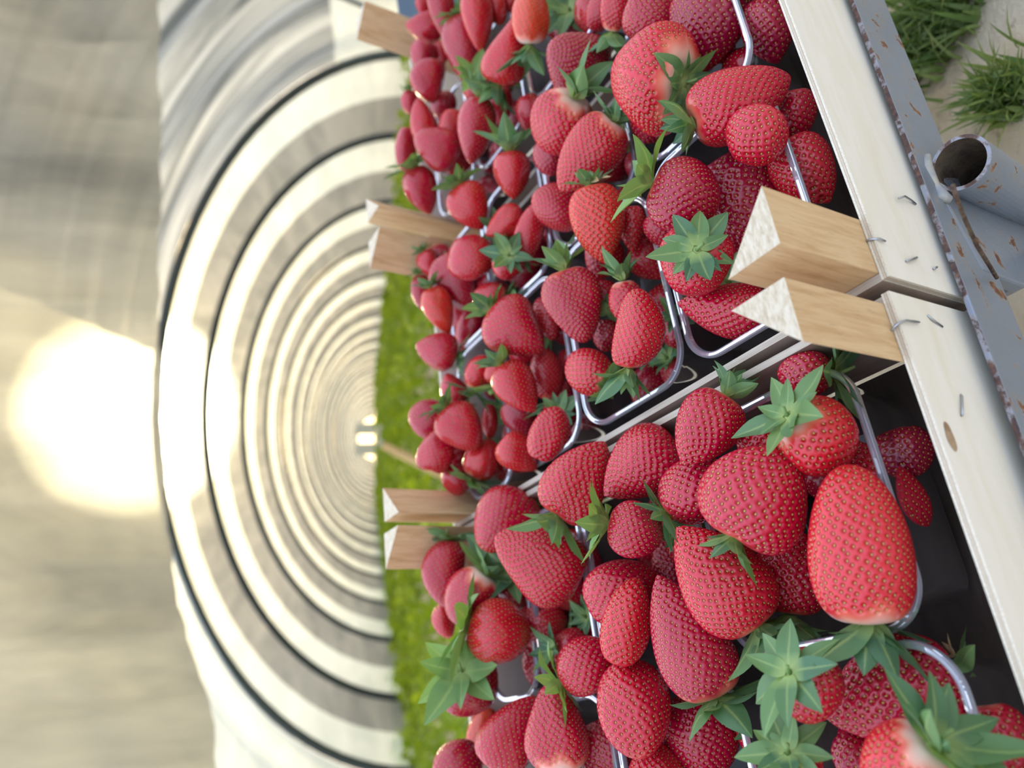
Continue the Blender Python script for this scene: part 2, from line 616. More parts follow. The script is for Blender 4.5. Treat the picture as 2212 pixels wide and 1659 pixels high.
    V = np.vstack([V, SV])
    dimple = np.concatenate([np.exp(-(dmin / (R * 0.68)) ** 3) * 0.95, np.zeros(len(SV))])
    pal = np.concatenate([pal, np.zeros(len(SV))])
    tri = np.vstack([t1, t2, stt])
    fm = [0] * len(quads) + [1] * len(sq) + [0] * (len(t1) + len(t2)) + [1] * len(stt)
    return V, np.vstack([quads, sq]), tri, fm, dimple, pal, tops[0]


def link_berry(name, data):
    V, quads, tri, fm, dimple, pal, top = data
    me = bpy.data.meshes.new(name)
    me.vertices.add(len(V))
    me.vertices.foreach_set('co', V.astype(np.float32).ravel())
    nl = quads.size + tri.size
    me.loops.add(nl)
    me.loops.foreach_set('vertex_index', np.concatenate([quads.ravel(), tri.ravel()]).astype(np.int32))
    me.polygons.add(len(quads) + len(tri))
    ls = np.concatenate([np.arange(len(quads)) * 4, quads.size + np.arange(len(tri)) * 3])
    me.polygons.foreach_set('loop_start', ls.astype(np.int32))
    me.materials.append(MATS['strawberry_flesh'])
    me.materials.append(MATS['strawberry_seed'])
    me.polygons.foreach_set('material_index', np.array(fm, np.int32))
    me.polygons.foreach_set('use_smooth', np.ones(len(fm), bool))
    me.update(calc_edges=True)
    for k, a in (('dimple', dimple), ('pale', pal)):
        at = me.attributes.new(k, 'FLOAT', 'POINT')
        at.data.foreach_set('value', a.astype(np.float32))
    me.validate()
    o = bpy.data.objects.new(name, me)
    col.objects.link(o)
    return o


def sepal(length, width, th0, curl, phi, hue, base_r, rg, nseg=8, twist=0.0):
    """one leaf of the cap; th0 = angle from the outward axis, curl = how much it bends further by its tip"""
    us = np.linspace(0, 1, nseg + 1)
    th = th0 + curl * us ** 1.3
    dr, dz = np.sin(th), np.cos(th)
    r = base_r + np.concatenate([[0], np.cumsum((dr[1:] + dr[:-1]) / 2 * length / nseg)])
    z = np.concatenate([[0], np.cumsum((dz[1:] + dz[:-1]) / 2 * length / nseg)])
    w = width * (np.sin(math.pi * np.clip(us * 0.92 + 0.08, 0, 1) ** 0.72)) ** 0.85
    w = np.maximum(w, 0.0)
    w[0] = width * 0.45
    w[-1] = width * 0.02
    vs, al, ve = [], [], []
    tt = np.linspace(-1, 1, 5)
    for i, u in enumerate(us):
        tw = twist * u
        nrm = np.array([-dz[i], 0, dr[i]])
        for t in tt:
            lat = t * w[i] / 2
            fold = 0.24 * abs(t) * w[i] / 2 + 0.05 * w[i] * math.sin(7 * u + 3 * t)
            p = np.array([r[i], 0, z[i]]) + nrm * (fold * math.cos(tw) + lat * math.sin(tw)) + np.array([0, lat * math.cos(tw), 0])
            vs.append((p[0] * math.cos(phi) - p[1] * math.sin(phi), p[0] * math.sin(phi) + p[1] * math.cos(phi), p[2]))
            al.append(u)
            ve.append(abs(t))
    fs = []
    for i in range(nseg):
        for j in range(4):
            fs.append((i * 5 + j, i * 5 + j + 1, (i + 1) * 5 + j + 1, (i + 1) * 5 + j))
    return vs, fs, al, ve, [hue] * len(vs)


def calyx(parent, top, Wm, length, opn, seed, huem, dried=False):
    rg = np.random.RandomState(seed + 99)
    mb = MB()
    n = rg.randint(9, 12)
    th0 = math.radians(opn)
    for k in range(n):
        ph = 2 * math.pi * (k + rg.uniform(-0.22, 0.22)) / n
        ln = length * rg.uniform(0.66, 1.22) * (0.80 if k % 2 else 1.0)
        vs, fs, al, ve, hu = sepal(ln, ln * rg.uniform(0.40, 0.54), th0 + rg.uniform(-0.34, 0.34), rg.uniform(-0.6, 0.7), ph, float(np.clip(huem + rg.uniform(-0.25, 0.25), 0, 1)),
                                   0.05 * Wm, rg, twist=rg.uniform(-0.5, 0.5))
        mb.add([(v[0], v[1], v[2] + top[2] + 0.02 * Wm + 0.002 * (k % 2)) for v in vs], fs, 0, along=al, vein=ve, hue=hu)
    # fleshy centre
    c = [(0, 0, 0.05 * Wm)] + [(0.10 * Wm * math.cos(a), 0.10 * Wm * math.sin(a), 0.0) for a in np.arange(10) * 0.6283]
    mb.add([(x, y, z + top[2] + 0.02 * Wm) for x, y, z in c], [(0, 1 + i, 1 + (i + 1) % 10) for i in range(10)], 0, along=[0.0] * 11, vein=[0.0] * 11, hue=[0.8] * 11)
    cx = mb.build('calyx', ['calyx_leaf'], parent, smooth=True)
    if dried:
        dr = MB()
        for k in range(3):
            vs, fs, al, ve, hu = sepal(length * (0.5 + 0.2 * k), length * 0.30, th0 + 0.3 * k, 1.5 - k, 2.2 + 0.7 * k, 0.5, 0.05 * Wm, rg, twist=2.0 - 1.3 * k)
            dr.add([(v[0], v[1], v[2] + top[2] + 0.04 * Wm) for v in vs], fs)
        dr.build('dried_sepal', ['dried_leaf'], cx, smooth=True)
    st = MB()
    hs = rg.uniform(0.16, 0.36) * length
    dx, dy = rg.uniform(-0.35, 0.35, 2) * hs
    pts = [(0, 0, top[2] + 0.03 * Wm), (dx * 0.2, dy * 0.2, top[2] + 0.03 * Wm + hs * 0.5), (dx, dy, top[2] + 0.03 * Wm + hs)]
    b = len(st.v)
    st.tube(pts, [0.0016, 0.0013, 0.0012], 8)
    st.a = {'along': [0.2] * len(st.v), 'vein': [1.0] * len(st.v), 'hue': [0.55] * len(st.v)}
    st.build('stem', ['calyx_leaf'], parent, smooth=True)
    return cx


BERRIES = """# x,y,L,W,ang,tilt,shape,cal,open,ripe,pale,layer,label
1600,218,215,150,-25,-12,heart,75,60,.5,.15,0.95,big lobed red strawberry under the front punnet rim, green cap towards the tunnel
1637,290,128,122,300,35,round,0,0,.5,0,0.85,round glossy strawberry without visible cap, wedged under the rim beside the big lobed berry
1722,250,110,80,80,0,conic,0,0,.6,.1,3,dull strawberry seen through the clear front wall of the punnet behind the pale front board
1742,372,160,128,50,10,conic,0,0,.45,.1,3,strawberry pressed against the clear punnet wall close above the taller wooden corner post
1478,422,150,150,22,0,round,88,50,.85,.1,0,crimson strawberry with a spiky yellow-green cap fanned out over the punnet rim
1608,440,215,178,62,15,wedge,0,0,.9,0,1,large magenta-crimson wedge strawberry right behind the square-cut wooden corner post
1500,562,150,152,100,-74,round,76,85,.5,.05,0,strawberry showing its full round green star cap beside the two wooden corner posts
1562,668,190,118,188,0,conic,0,0,.55,0,2,strawberry lying on its side with its point away from the pointed wooden post
1432,500,90,70,60,0,conic,0,0,.7,0,2,dark strawberry half hidden below the star-capped berry near the wooden posts
1404,170,190,205,185,-42,wedge,70,75,.4,.4,0,broad kidney-shaped strawberry with a white shoulder around a green cap pointing at the front rim
1405,262,90,90,100,0,round,0,0,.8,0,1,small dark strawberry tucked below the broad white-shouldered berry
1530,58,180,158,100,10,wedge,0,0,.95,0,1,deep crimson strawberry in a punnet corner at the photo's upper edge, by the rim curve
1404,18,125,112,260,10,conic,42,70,.75,.05,1,dull crimson strawberry with a small yellowish cap at the photo's upper edge
1331,8,110,62,275,10,long,62,95,.5,.5,1,pale-bottomed strawberry with long drooping sepals at the photo's upper edge
1294,25,80,54,285,0,round,0,0,.6,0,2,small rosy strawberry behind the pale-bottomed one at the photo's upper edge
1660,75,150,115,80,0,conic,60,70,.9,0,3,dark strawberry behind the clear punnet corner at the photo's upper edge beside the front board
1240,132,138,128,215,30,wedge,0,0,.85,0,1,purplish-pink strawberry leaning on the clear rim between the two middle punnets
1212,266,140,128,118,-28,round,72,35,.5,.5,0,white-necked strawberry with tall pointed sepals, crowding a heart-ended berry
1150,248,90,62,70,0,round,0,0,.6,0,2,small pink strawberry peeping out behind the white-necked tall-capped one
1268,338,178,118,127,5,heart,58,60,.45,.5,0,curved heart-ended strawberry with a white neck patch under a ragged cap
1190,338,80,76,90,10,round,0,0,.8,0,1,dusky strawberry squeezed below the white-necked berry
1106,378,98,76,85,5,conic,62,55,.4,.05,1,orange-red strawberry with a cap of upright leaves, in the third punnet near the crate seam
1207,446,120,98,200,10,round,60,80,.6,.2,1,dusky pink-cheeked strawberry with a dark green cap hanging towards the front rim
1292,484,168,114,77,5,conic,50,55,.25,.1,0,clean conical orange-red strawberry with a dried papery bit on its cap
1366,496,100,62,85,0,conic,0,0,.4,0,2,slim orange-red strawberry behind the clear rim beside the clean cone
1302,560,95,82,110,0,conic,0,0,.65,.1,2,strawberry with a pale speck, lying in shade under the clean orange cone
1242,660,160,112,72,0,wedge,62,40,.75,.15,0,rosy blunt strawberry hanging from a pale ruffled cap over the clear rim
1306,640,75,72,250,-50,round,42,80,.6,.2,1,little strawberry half hidden by its thin star cap, between two long berries
1352,650,90,70,80,0,round,62,45,.5,.5,1,white-topped strawberry with tall upright sepals behind the kidney-shaped one
1374,712,170,106,280,5,bean,72,100,.45,.2,0,glossy kidney-shaped strawberry beside the punnet corner, sepals spread like a skirt below it
1182,688,98,52,72,20,round,0,0,.5,0,2,narrow egg-shaped strawberry beside the big dusky pink one
1116,714,140,118,40,15,wedge,58,90,.55,.05,0,big dusky pink strawberry in the third punnet with a folded leaf at its lower side
1271,802,112,92,215,-28,round,52,85,.45,.35,1,pinkish round strawberry whose thin cap points to the kidney-shaped berry
1309,724,70,54,90,0,round,0,0,.8,0,2,small dark strawberry in the gap between blunt and kidney-shaped berries
1118,838,122,88,55,5,conic,48,60,.45,.05,0,rosy cone strawberry pointing down to the lower edge, in the third punnet
1180,808,108,70,262,5,round,50,60,.5,.3,1,upright strawberry with a white neck patch and thin cap, next to the rosy cone
1124,905,90,68,60,0,conic,0,0,.85,0,2,dull purplish strawberry under the rosy cone in the third punnet
1184,938,122,82,292,0,round,0,0,.5,0,0,egg-shaped strawberry resting against the clear punnet corner by the crate seam
1120,982,98,78,40,0,conic,0,0,.4,0,1,bright wide cone strawberry at the third punnet's lower corner
1042,992,88,70,300,0,round,46,85,.35,.4,1,small orange-red strawberry with a white-ringed splayed green cap, in the back punnet by the seam
997,924,105,84,50,5,wedge,40,70,.5,0,0,smooth wedge strawberry in the back punnet, above the tan stake's end
925,903,80,74,195,5,round,30,80,.75,0,0,mauve strawberry with a pale tip, the one jutting furthest towards the tunnel
945,970,96,72,285,0,heart,0,0,.55,0,0,heart-notched strawberry on the back edge beside the mauve one
992,990,62,56,90,0,round,0,0,.7,0,2,dark strawberry in the hollow between heart-notched and wedge berries
987,1036,66,60,80,0,round,0,0,.5,0,1,rounded strawberry at the back punnet corner beside the blurred rim curl
1058,910,72,34,90,0,round,0,0,.4,0,2,thin sliver of strawberry against the inner clear rim of the back punnet
1017,448,100,82,62,10,conic,44,60,.4,0,0,smooth bright strawberry with cap hidden by leaves, near the blurred white rim curl
1090,483,92,60,148,5,conic,0,0,.35,0,1,ribbed orange-tipped strawberry lying slantwise in front of a star cap
1146,498,122,58,285,0,long,34,70,.45,.25,1,long strawberry leaning along the third punnet's clear rim, pale foot down
1019,558,98,92,40,62,round,0,0,.5,0,0,round strawberry showing its blunt tip head-on in concentric dimples
1097,572,68,66,95,-58,round,46,85,.5,.2,0,small strawberry under a wide pale green star cap, by the head-on round one
988,612,128,88,62,5,wedge,0,0,.7,0,1,large ridged strawberry partly behind the head-on round one
958,575,90,56,65,0,conic,0,0,.6,0,2,strawberry edge showing beyond the large ridged one
930,572,62,46,60,0,conic,20,70,.5,0,1,small pink strawberry beside the orange-lit back corner post
912,632,74,42,80,0,round,20,60,.8,0,1,little mauve strawberry in front of the grey back corner post
950,672,102,58,68,0,conic,30,60,.25,0,0,orange-red cone strawberry just below the back corner posts
1058,642,72,60,180,-15,round,44,70,.5,.3,1,pale-edged strawberry with a drooping cap near the white rim curve
1012,714,98,56,112,0,conic,0,0,.65,0,1,smooth pinkish cone strawberry by the inner rim curve of the back punnet
943,757,86,76,195,0,conic,34,75,.6,0,0,broad dark strawberry pointing at the green field, cap towards the rim
993,680,60,44,90,0,round,0,0,.8,0,2,dark filler strawberry in the hollow above the pinkish cone
1036,806,76,60,290,0,round,42,80,.35,.5,1,small strawberry with a white bottom above a tumble of sepals
978,842,72,56,250,0,conic,40,80,.55,0,1,small strawberry behind tumbling sepals on the back edge
1072,798,62,44,280,0,conic,40,60,.4,.1,1,narrow strawberry with yellow-green sepals at the inner rim
1031,45,122,64,84,5,conic,0,0,.4,0,0,slim smooth strawberry pointing down at the photo's upper edge in the next crate
956,28,112,52,80,0,conic,0,0,.7,0,0,slender mauve strawberry at the photo's upper edge on the heap's back slope
916,58,76,56,185,0,conic,0,0,.6,0,1,stubby strawberry pointing at the tunnel just below the grey-blue upright
916,10,44,32,80,0,round,0,0,.5,0,1,tiny strawberry peeping beside the grey-blue upright
1004,108,136,80,82,10,wedge,38,80,.75,0,0,plump mauve strawberry with a bright outline, below the slim smooth one
1070,12,76,46,70,0,round,0,0,.35,0,1,pale pink strawberry at the photo's upper edge behind the orange one
1104,6,60,48,80,0,round,0,0,.4,0,2,rosy strawberry sliver between the pale pink and orange ones
1146,36,112,80,272,-5,round,56,95,.15,.7,0,unripe-looking orange strawberry with a white bottom above a pale green cap
1096,104,146,96,287,5,pear,52,110,.4,.1,0,pear-shaped bright red strawberry with a skirt of green sepals
914,120,64,50,90,0,round,0,0,.7,0,1,dull rounded strawberry near the tan back post at the photo's upper edge
928,174,86,68,95,5,bean,0,0,.7,0,0,bean-shaped dusky strawberry on the heap's back edge
952,114,46,30,80,0,round,0,0,.5,0,2,tiny pink strawberry glimpsed behind the bean-shaped one
885,220,48,34,90,0,round,16,70,.6,0,1,tiny blurred strawberry on the outermost back edge
914,262,90,54,258,0,conic,0,0,.45,0,0,peaked strawberry standing point up on the back edge
1025,192,66,50,95,-50,round,44,75,.5,.1,1,small strawberry masked by a light green star cap below the plump mauve one
1027,282,132,74,99,5,conic,44,45,.65,.1,0,long mauve strawberry with pale outline hanging into the gap between crates
978,282,86,52,90,0,round,0,0,.4,.15,1,smooth pale-pink strawberry beside the long mauve one
943,318,96,82,205,0,wedge,0,0,.6,0,0,stout strawberry with a light-rimmed edge in the next crate's heap
876,322,88,42,95,0,round,0,0,.7,0,0,flat-looking blurred strawberry at the very edge towards the tunnel film
911,412,98,64,72,0,conic,46,85,.65,0,0,dark strawberry with a green cap on top and its point down over the green field
1080,228,82,52,80,0,conic,0,0,.5,0,2,strawberry behind the clear wall in the seam between crates
958,228,60,48,90,0,round,0,0,.8,0,2,dim strawberry in the hollow by the light green star cap
1080,335,60,46,90,0,round,0,0,.8,0,3,dim strawberry deep in the gap between the crates
1236,60,90,84,80,-45,round,60,75,.9,0,3,shaded strawberry under dark broad leaves at the photo's upper edge
1253,1034,185,128,303,5,heart,82,105,.5,.05,0,stocky strawberry with a blunt raised end lying across the plywood seam
1382,1010,190,148,142,5,conic,0,0,.55,0,1,large conical strawberry between two bigger ones along the plywood seam
1522,928,172,132,122,5,conic,74,40,.65,.15,0,upright strawberry with a white collar and dark upright sepals by the crate seam
1500,1056,158,132,320,5,round,88,80,.65,.1,1,pink-sheened round strawberry with sepals hanging over a shorter berry
1640,1064,222,216,300,8,heart,92,110,.55,.1,0,biggest heart-shaped shiny strawberry with a sparkling highlight on its edge
1762,944,172,172,40,-38,round,96,75,.35,.5,0,strawberry with a pale shoulder and a many-leaved cap turned to the viewer
1738,806,110,100,180,-10,round,115,80,.75,.1,2,strawberry under big dull leaves behind the clear wall by the pointed post
1895,1062,235,165,250,0,conic,0,0,.5,.1,2.1,long strawberry flattened behind the clear front rim
1855,1172,325,204,267,8,blunt,120,105,.35,.45,1,giant blunt strawberry at the front rim, the largest of all, cap hanging down
1712,1238,178,154,278,0,round,110,100,.5,.15,2,rounded strawberry half behind the giant one, long dark sepals below
1550,1244,258,178,233,8,conic,92,105,.45,.15,0,large cone strawberry with its tip pointing to the heart-shaped one's cap
1372,1146,118,118,12,5,round,76,55,.65,.1,0,short round strawberry with bright spidery sepals on its tunnel side
1343,1276,165,138,340,10,round,0,0,.55,0,1,flattened round strawberry without a visible cap behind the finger-shaped one
1353,1342,185,102,286,5,long,0,0,.4,0,0,finger-shaped strawberry with an orange tip standing point up
1482,1372,268,162,247,8,conic,96,85,.75,.3,0,long dark pink strawberry with a hairy pale collar and hanging sepals
1440,1212,112,64,265,0,conic,0,0,.8,0,2,dark strawberry sliver between the large cone and the flattened round one
1368,1528,196,152,85,12,round,0,0,.5,0,0,egg-shaped strawberry with one bright flat glossy cheek, no cap in sight
1512,1585,170,160,80,5,round,0,0,.7,0,2,strawberry in shade below the hanging sepals of the long dark pink one
1310,1622,130,115,70,5,round,0,0,.75,0,2,strawberry cut by the photo's lower edge under the egg-shaped one
1416,1664,130,118,265,10,conic,0,0,.45,0,1,strawberry tip poking up at the photo's lower edge beside a folded leaf
1268,1438,132,118,330,8,round,72,80,.6,.05,0,round strawberry with fresh green sepals bent towards its tunnel side
1162,1206,200,150,205,5,wedge,0,0,.5,0,0,big three-cornered strawberry with pale pointed end, on the near crate's far half
1096,1126,152,122,150,5,bean,58,90,.6,.2,1,smooth curved pink strawberry beside the plywood seam
1078,1364,130,124,15,5,round,84,70,.4,.1,0,bright rounded strawberry with a pale yellow-green cap on its tunnel side
1170,1350,112,96,195,-10,round,70,80,.5,.15,1,strawberry with a splayed dark cap and curled stem, behind the bright rounded one
1170,1440,100,78,80,0,round,0,0,.65,0,2,dusky strawberry beneath the splayed dark cap
962,1238,132,80,92,5,bean,50,80,.7,.1,0,smooth dusky strawberry touching the knotty back corner post
1016,1290,122,98,125,-18,round,56,70,.6,.7,0,strawberry with a broad white patch under a dark raised cap
962,1340,70,46,85,0,bean,0,0,.45,0,1,small crescent of strawberry on the edge by the green field
1012,1478,128,122,60,-66,round,84,80,.75,.2,0,strawberry almost covered by a large light green star of sepals
1108,1580,168,118,305,5,conic,0,0,.6,0,0,conical dusky strawberry pointing back at the punnet rims, lower edge of photo
1202,1570,180,126,264,5,wedge,70,95,.6,.75,0,broad strawberry with a gleaming flank and a white bottom at the photo's lower edge
1046,1590,110,66,280,0,round,0,0,.15,.2,1,orange strawberry seen through a blurred clear punnet corner
988,1656,100,98,180,20,round,0,0,.75,0,0,dark round strawberry in the photo's lower edge close to the green field
1122,1262,110,96,60,-55,round,84,85,.6,.1,2,strawberry beneath a dark green star cap behind the three-cornered one
1060,1475,100,66,80,0,conic,0,0,.8,0,3,dim strawberry deep behind the clear rims next to the light green star
1752,1478,140,142,30,-52,round,104,85,.5,.4,0,strawberry behind a large pale star cap with thick stem stub, in the corner punnet
1925,1502,290,204,163,5,conic,72,62,.6,0,1.4,big dimpled cone strawberry lying across the corner punnet
1958,1668,200,186,140,-35,round,150,55,.35,.6,0,orange-red strawberry with a pale shoulder and tall broad leaves, photo's lower edge
1722,1656,115,108,60,-62,round,92,75,.6,.3,0,strawberry under an upright pale green cap at the photo's lower edge
1850,1640,110,94,90,0,round,0,0,.85,0,2,dark strawberry in the gap between big cone and orange-red berry
2165,1600,150,130,80,0,round,0,0,.5,.3,3,blurred strawberry pressed on the clear wall beside the front board's lower end
1962,975,110,96,80,0,round,0,0,1,0,3.7,very dark strawberry behind the clear wall next to the knot in the front board
1640,958,95,88,80,0,round,0,0,.5,0,2,rosy strawberry tucked behind the many-leaved cap
1562,1138,80,72,80,0,round,0,0,.6,0,3,dark scrap of strawberry between heart-shaped and large cone berries"""
rows = []
for ln in BERRIES.strip().splitlines():
    if ln.startswith('#'):
        continue
    f = ln.split(',', 12)
    rows.append([float(v) for v in f[:6]] + [f[6]] + [float(v) for v in f[7:11]] + [float(f[11]), f[12]])

ZL = [0.022, 0.006, -0.014, -0.046, -0.072]
placed = []


def spheres(C, ax, Lm, Wm, shape):
    a, b = PROF[shape][:2]
    qm = a / (a + b)
    top = (qm ** a) * ((1 - qm) ** b)
    res = []
    for q in (0.16, 0.34, 0.52, 0.70, 0.86):
        r = (q ** a) * ((1 - q) ** b) / top * Wm / 2 * 0.93
        res.append((C + ax * (q - 0.5) * Lm, r))
    return res


order = sorted(range(len(rows)), key=lambda i: (rows[i][11], i))
items = []
for i in order:
    x, y, Lp, Wp, ang, tilt, shape, cal, opn, ripe, pale, lay, label = rows[i]
    far_ = max(0.0, min(1.0, (1150 - x) / 150))
    Lp, Wp = Lp * (1.04 + 0.05 * far_), Wp * (1.06 + 0.07 * far_)
    vd = unit(ray(x, y))
    ix = np.array([0, 1.0, 0])
    ix = unit(ix - vd * (ix @ vd))
    iy = np.cross(vd, ix)
    if iy[0] > 0:
        iy = -iy
    a_ = math.radians(ang)
    tl = math.radians(tilt)
    plane = ix * math.cos(a_) + iy * math.sin(a_)
    ax = plane * math.cos(tl) - vd * math.sin(tl)     # towards the tip
    C0 = unp(x, y, float(np.interp(lay, [0, 1, 2, 3, 4], ZL)) + 0.014 * max(0.0, min(1.0, (1060 - x) / 120)))
    d0 = np.linalg.norm(C0)
    best = d0
    for step in range(40):
        d = d0 + step * 0.002
        sc = (d * vd[2]) / F
        Lm, Wm = Lp * sc, Wp * sc
        sp_ = spheres(vd * d, ax, Lm, Wm, shape)
        pen = 0
        for (cs, rmax, other) in placed:
            if np.linalg.norm(vd * d - cs) > rmax + Lm * 0.6:
                continue
            for c1_, r1 in sp_:
                for c2_, r2 in other:
                    pen = max(pen, r1 + r2 - np.linalg.norm(c1_ - c2_))
        best = d
        if pen < 0.0015 or lay >= 3:
            break
        zc = (vd * d - O) @ e3
        if zc < -0.052 or (lay < 1 and step > 12):
            break
    C = vd * best
    sc = best * vd[2] / F
    Lm, Wm = Lp * sc, Wp * sc
    placed.append((C, Lm * 0.6, spheres(C, ax, Lm, Wm, shape)))
    items.append((i, C, ax, plane, vd, Lm, Wm))

for (i, C, ax, plane, vd, Lm, Wm) in items:
    x, y, Lp, Wp, ang, tilt, shape, cal, opn, ripe, pale, lay, label = rows[i]
    o = link_berry('strawberry', berry_mesh(Lm, Wm, shape, pale, 100 + i, Wp * 1.25 if x > 1150 else Wp * 0.7))
    zax = -cw(ax)
    side = np.cross(ax, vd)
    if np.linalg.norm(side) < 0.15:
        side = np.cross(ax, np.array([0, 1.0, 0]))
    xax = unit(cw(unit(side)))
    xax = unit(xax - zax * (xax @ zax))
    yax = np.cross(zax, xax)
    pw = cw(C)
    if i % 2:
        xax, yax = -xax, -yax
    o.matrix_world = Matrix(((xax[0], yax[0], zax[0], pw[0]), (xax[1], yax[1], zax[1], pw[1]), (xax[2], yax[2], zax[2], pw[2]), (0, 0, 0, 1)))
    o['ripe'] = ripe
    tag(o, label, 'strawberry', 'strawberries heaped in the clear punnets')
    if cal:
        if tilt > -20 and opn >= 90:
            opn = 52 if opn >= 100 else 58
        cal *= 1.22 if x > 1250 else 1.4
        dist = np.linalg.norm(C)
        hue = float(np.clip(0.12 + 0.25 * ((i * 7) % 5) / 4 + (0.5 if 'yellow-green' in label or 'light green' in label or 'fresh green' in label or 'bright spidery' in label else 0), 0, 1))
        calyx(o, np.array([0, 0, Lm / 2 - 0.05 * Wm]), Wm, cal * dist * vd[2] / F, opn, 100 + i, hue, 'papery' in label or 'dimpled cone' in label)

# berries of the lower layers, seen only as dark shapes through the gaps
PROTO = [berry_mesh(0.046, 0.040, k, 0.0, 900 + n, 56) for n, k in enumerate(('conic', 'round', 'wedge', 'conic'))]
protos = []
FILL = [((0.02, 0.20), (0.036, 0.166), 'front punnet behind the square-cut post'), ((0.02, 0.20), (0.172, 0.306), 'second punnet of the middle crate, seam side'),
        ((0.02, 0.20), (0.312, 0.442), 'third punnet of the middle crate, seam side'), ((0.207, 0.362), (0.036, 0.166), 'middle crate punnet at the photo\'s upper edge'),
        ((0.207, 0.362), (0.172, 0.306), 'second punnet of the middle crate, outer side'), ((0.207, 0.362), (0.312, 0.442), 'third punnet of the middle crate, outer side'),
        ((-0.186, -0.016), (0.045, 0.19), 'front punnet of the near crate, below the pointed post'), ((-0.186, -0.016), (0.196, 0.345), 'second punnet of the near crate, seam side'),
        ((-0.186, -0.016), (0.35, 0.455), 'third punnet of the near crate, seam side'), ((-0.362, -0.19), (0.039, 0.17), 'front punnet at the photo\'s lower edge'),
        ((-0.362, -0.19), (0.196, 0.345), 'second punnet at the photo\'s lower edge'), ((0.40, 0.575), (0.312, 0.442), 'third punnet of the crate at the photo\'s upper edge'),
        ((0.40, 0.575), (0.172, 0.302), 'second punnet of the crate at the photo\'s upper edge'), ((0.40, 0.575), (0.43, 0.528), 'back punnet of the crate at the photo\'s upper edge'),
        ((0.02, 0.20), (0.43, 0.528), 'back punnet of the middle crate, seam side'), ((0.207, 0.356), (0.43, 0.528), 'back punnet of the middle crate, outer side'),
        ((-0.186, -0.02), (0.437, 0.528), 'back punnet of the near crate, seam side'), ((-0.362, -0.19), (0.34, 0.432), 'third punnet at the photo\'s lower edge')]
rf = np.random.RandomState(5)
for (sa, sb), (ta, tb), where in FILL:
    got = 0
    for tr_ in range(60):
        if got >= 7:
            break
        s_, t_, z_ = rf.uniform(sa + 0.034, sb - 0.034), rf.uniform(ta + 0.03, tb - 0.03), rf.choice([-0.072, -0.062, -0.05, -0.036, -0.02] if ta > 0.3 else [-0.072, -0.062, -0.05, -0.036])
        C = O + e1 * s_ + e2 * t_ + e3 * z_
        k = rf.randint(4)
        ax = unit(rf.normal(size=3)) if k in (0, 3) else unit(-e3 + 0.45 * rf.normal(size=3))
        sp_ = spheres(C, ax, 0.046, 0.040, 'round')
        pen = 0
        for (cs, rmax, other) in placed:
            if np.linalg.norm(C - cs) > rmax + 0.03:
                continue
            for c1_, r1 in sp_:
                for c2_, r2 in other:
                    pen = max(pen, r1 + r2 - np.linalg.norm(c1_ - c2_))
        if pen > 0.003:
            continue
        got += 1
        placed.append((C, 0.03, sp_))
        while len(protos) <= k:
            protos.append(None)
        if protos[k] is None:
            o = link_berry('strawberry', PROTO[k])
            protos[k] = o
            if k in (1, 2):
                calyx(o, np.array([0, 0, 0.021]), 0.040, 0.025, 62, 950 + k, 0.2)
        else:
            o = protos[k].copy()
            col.objects.link(o)
            for ch in list(protos[k].children):
                c_ = ch.copy()
                col.objects.link(c_)
                c_.parent = o
        za_ = unit(-cw(ax))
        xa_ = unit(np.cross(za_, (0.3, 0.5, 0.81)))
        ya_ = np.cross(za_, xa_)
        pw = cw(C)
        o.matrix_world = Matrix(((xa_[0], ya_[0], za_[0], pw[0]), (xa_[1], ya_[1], za_[1], pw[1]), (xa_[2], ya_[2], za_[2], pw[2]), (0, 0, 0, 1)))
        o['ripe'] = float(rf.uniform(0.5, 0.9))
        tag(o, 'dark lower-layer strawberry in the ' + where, 'strawberry', 'strawberries below the top layer')

# ------------------------------------------------------------------ punnets
def rrect(x0, x1, y0, y1, r, n=16):
    pts = []
    for cx, cy, a0 in ((x1 - r, y1 - r, 0), (x0 + r, y1 - r, 90), (x0 + r, y0 + r, 180), (x1 - r, y0 + r, 270)):
        for k in range(n + 1):
            a = math.radians(a0 + 90 * k / n)
            pts.append((cx + r * math.cos(a), cy + r * math.sin(a)))
    return pts


def loops(prof, x0, x1, y0, y1, r):
    """prof: (inset, z) list -> rings"""
    vs, n = [], 0
    for ins, z in prof:
        p = rrect(x0 + ins, x1 - ins, y0 + ins, y1 - ins, max(r - ins, 0.004))
        n = len(p)
        vs += [(a, b, z) for a, b in p]
    fs = []
    for i in range(len(prof) - 1):
        for k in range(n):
            fs.append((i * n + k, i * n + (k + 1) % n, (i + 1) * n + (k + 1) % n, (i + 1) * n + k))
    return vs, fs, n


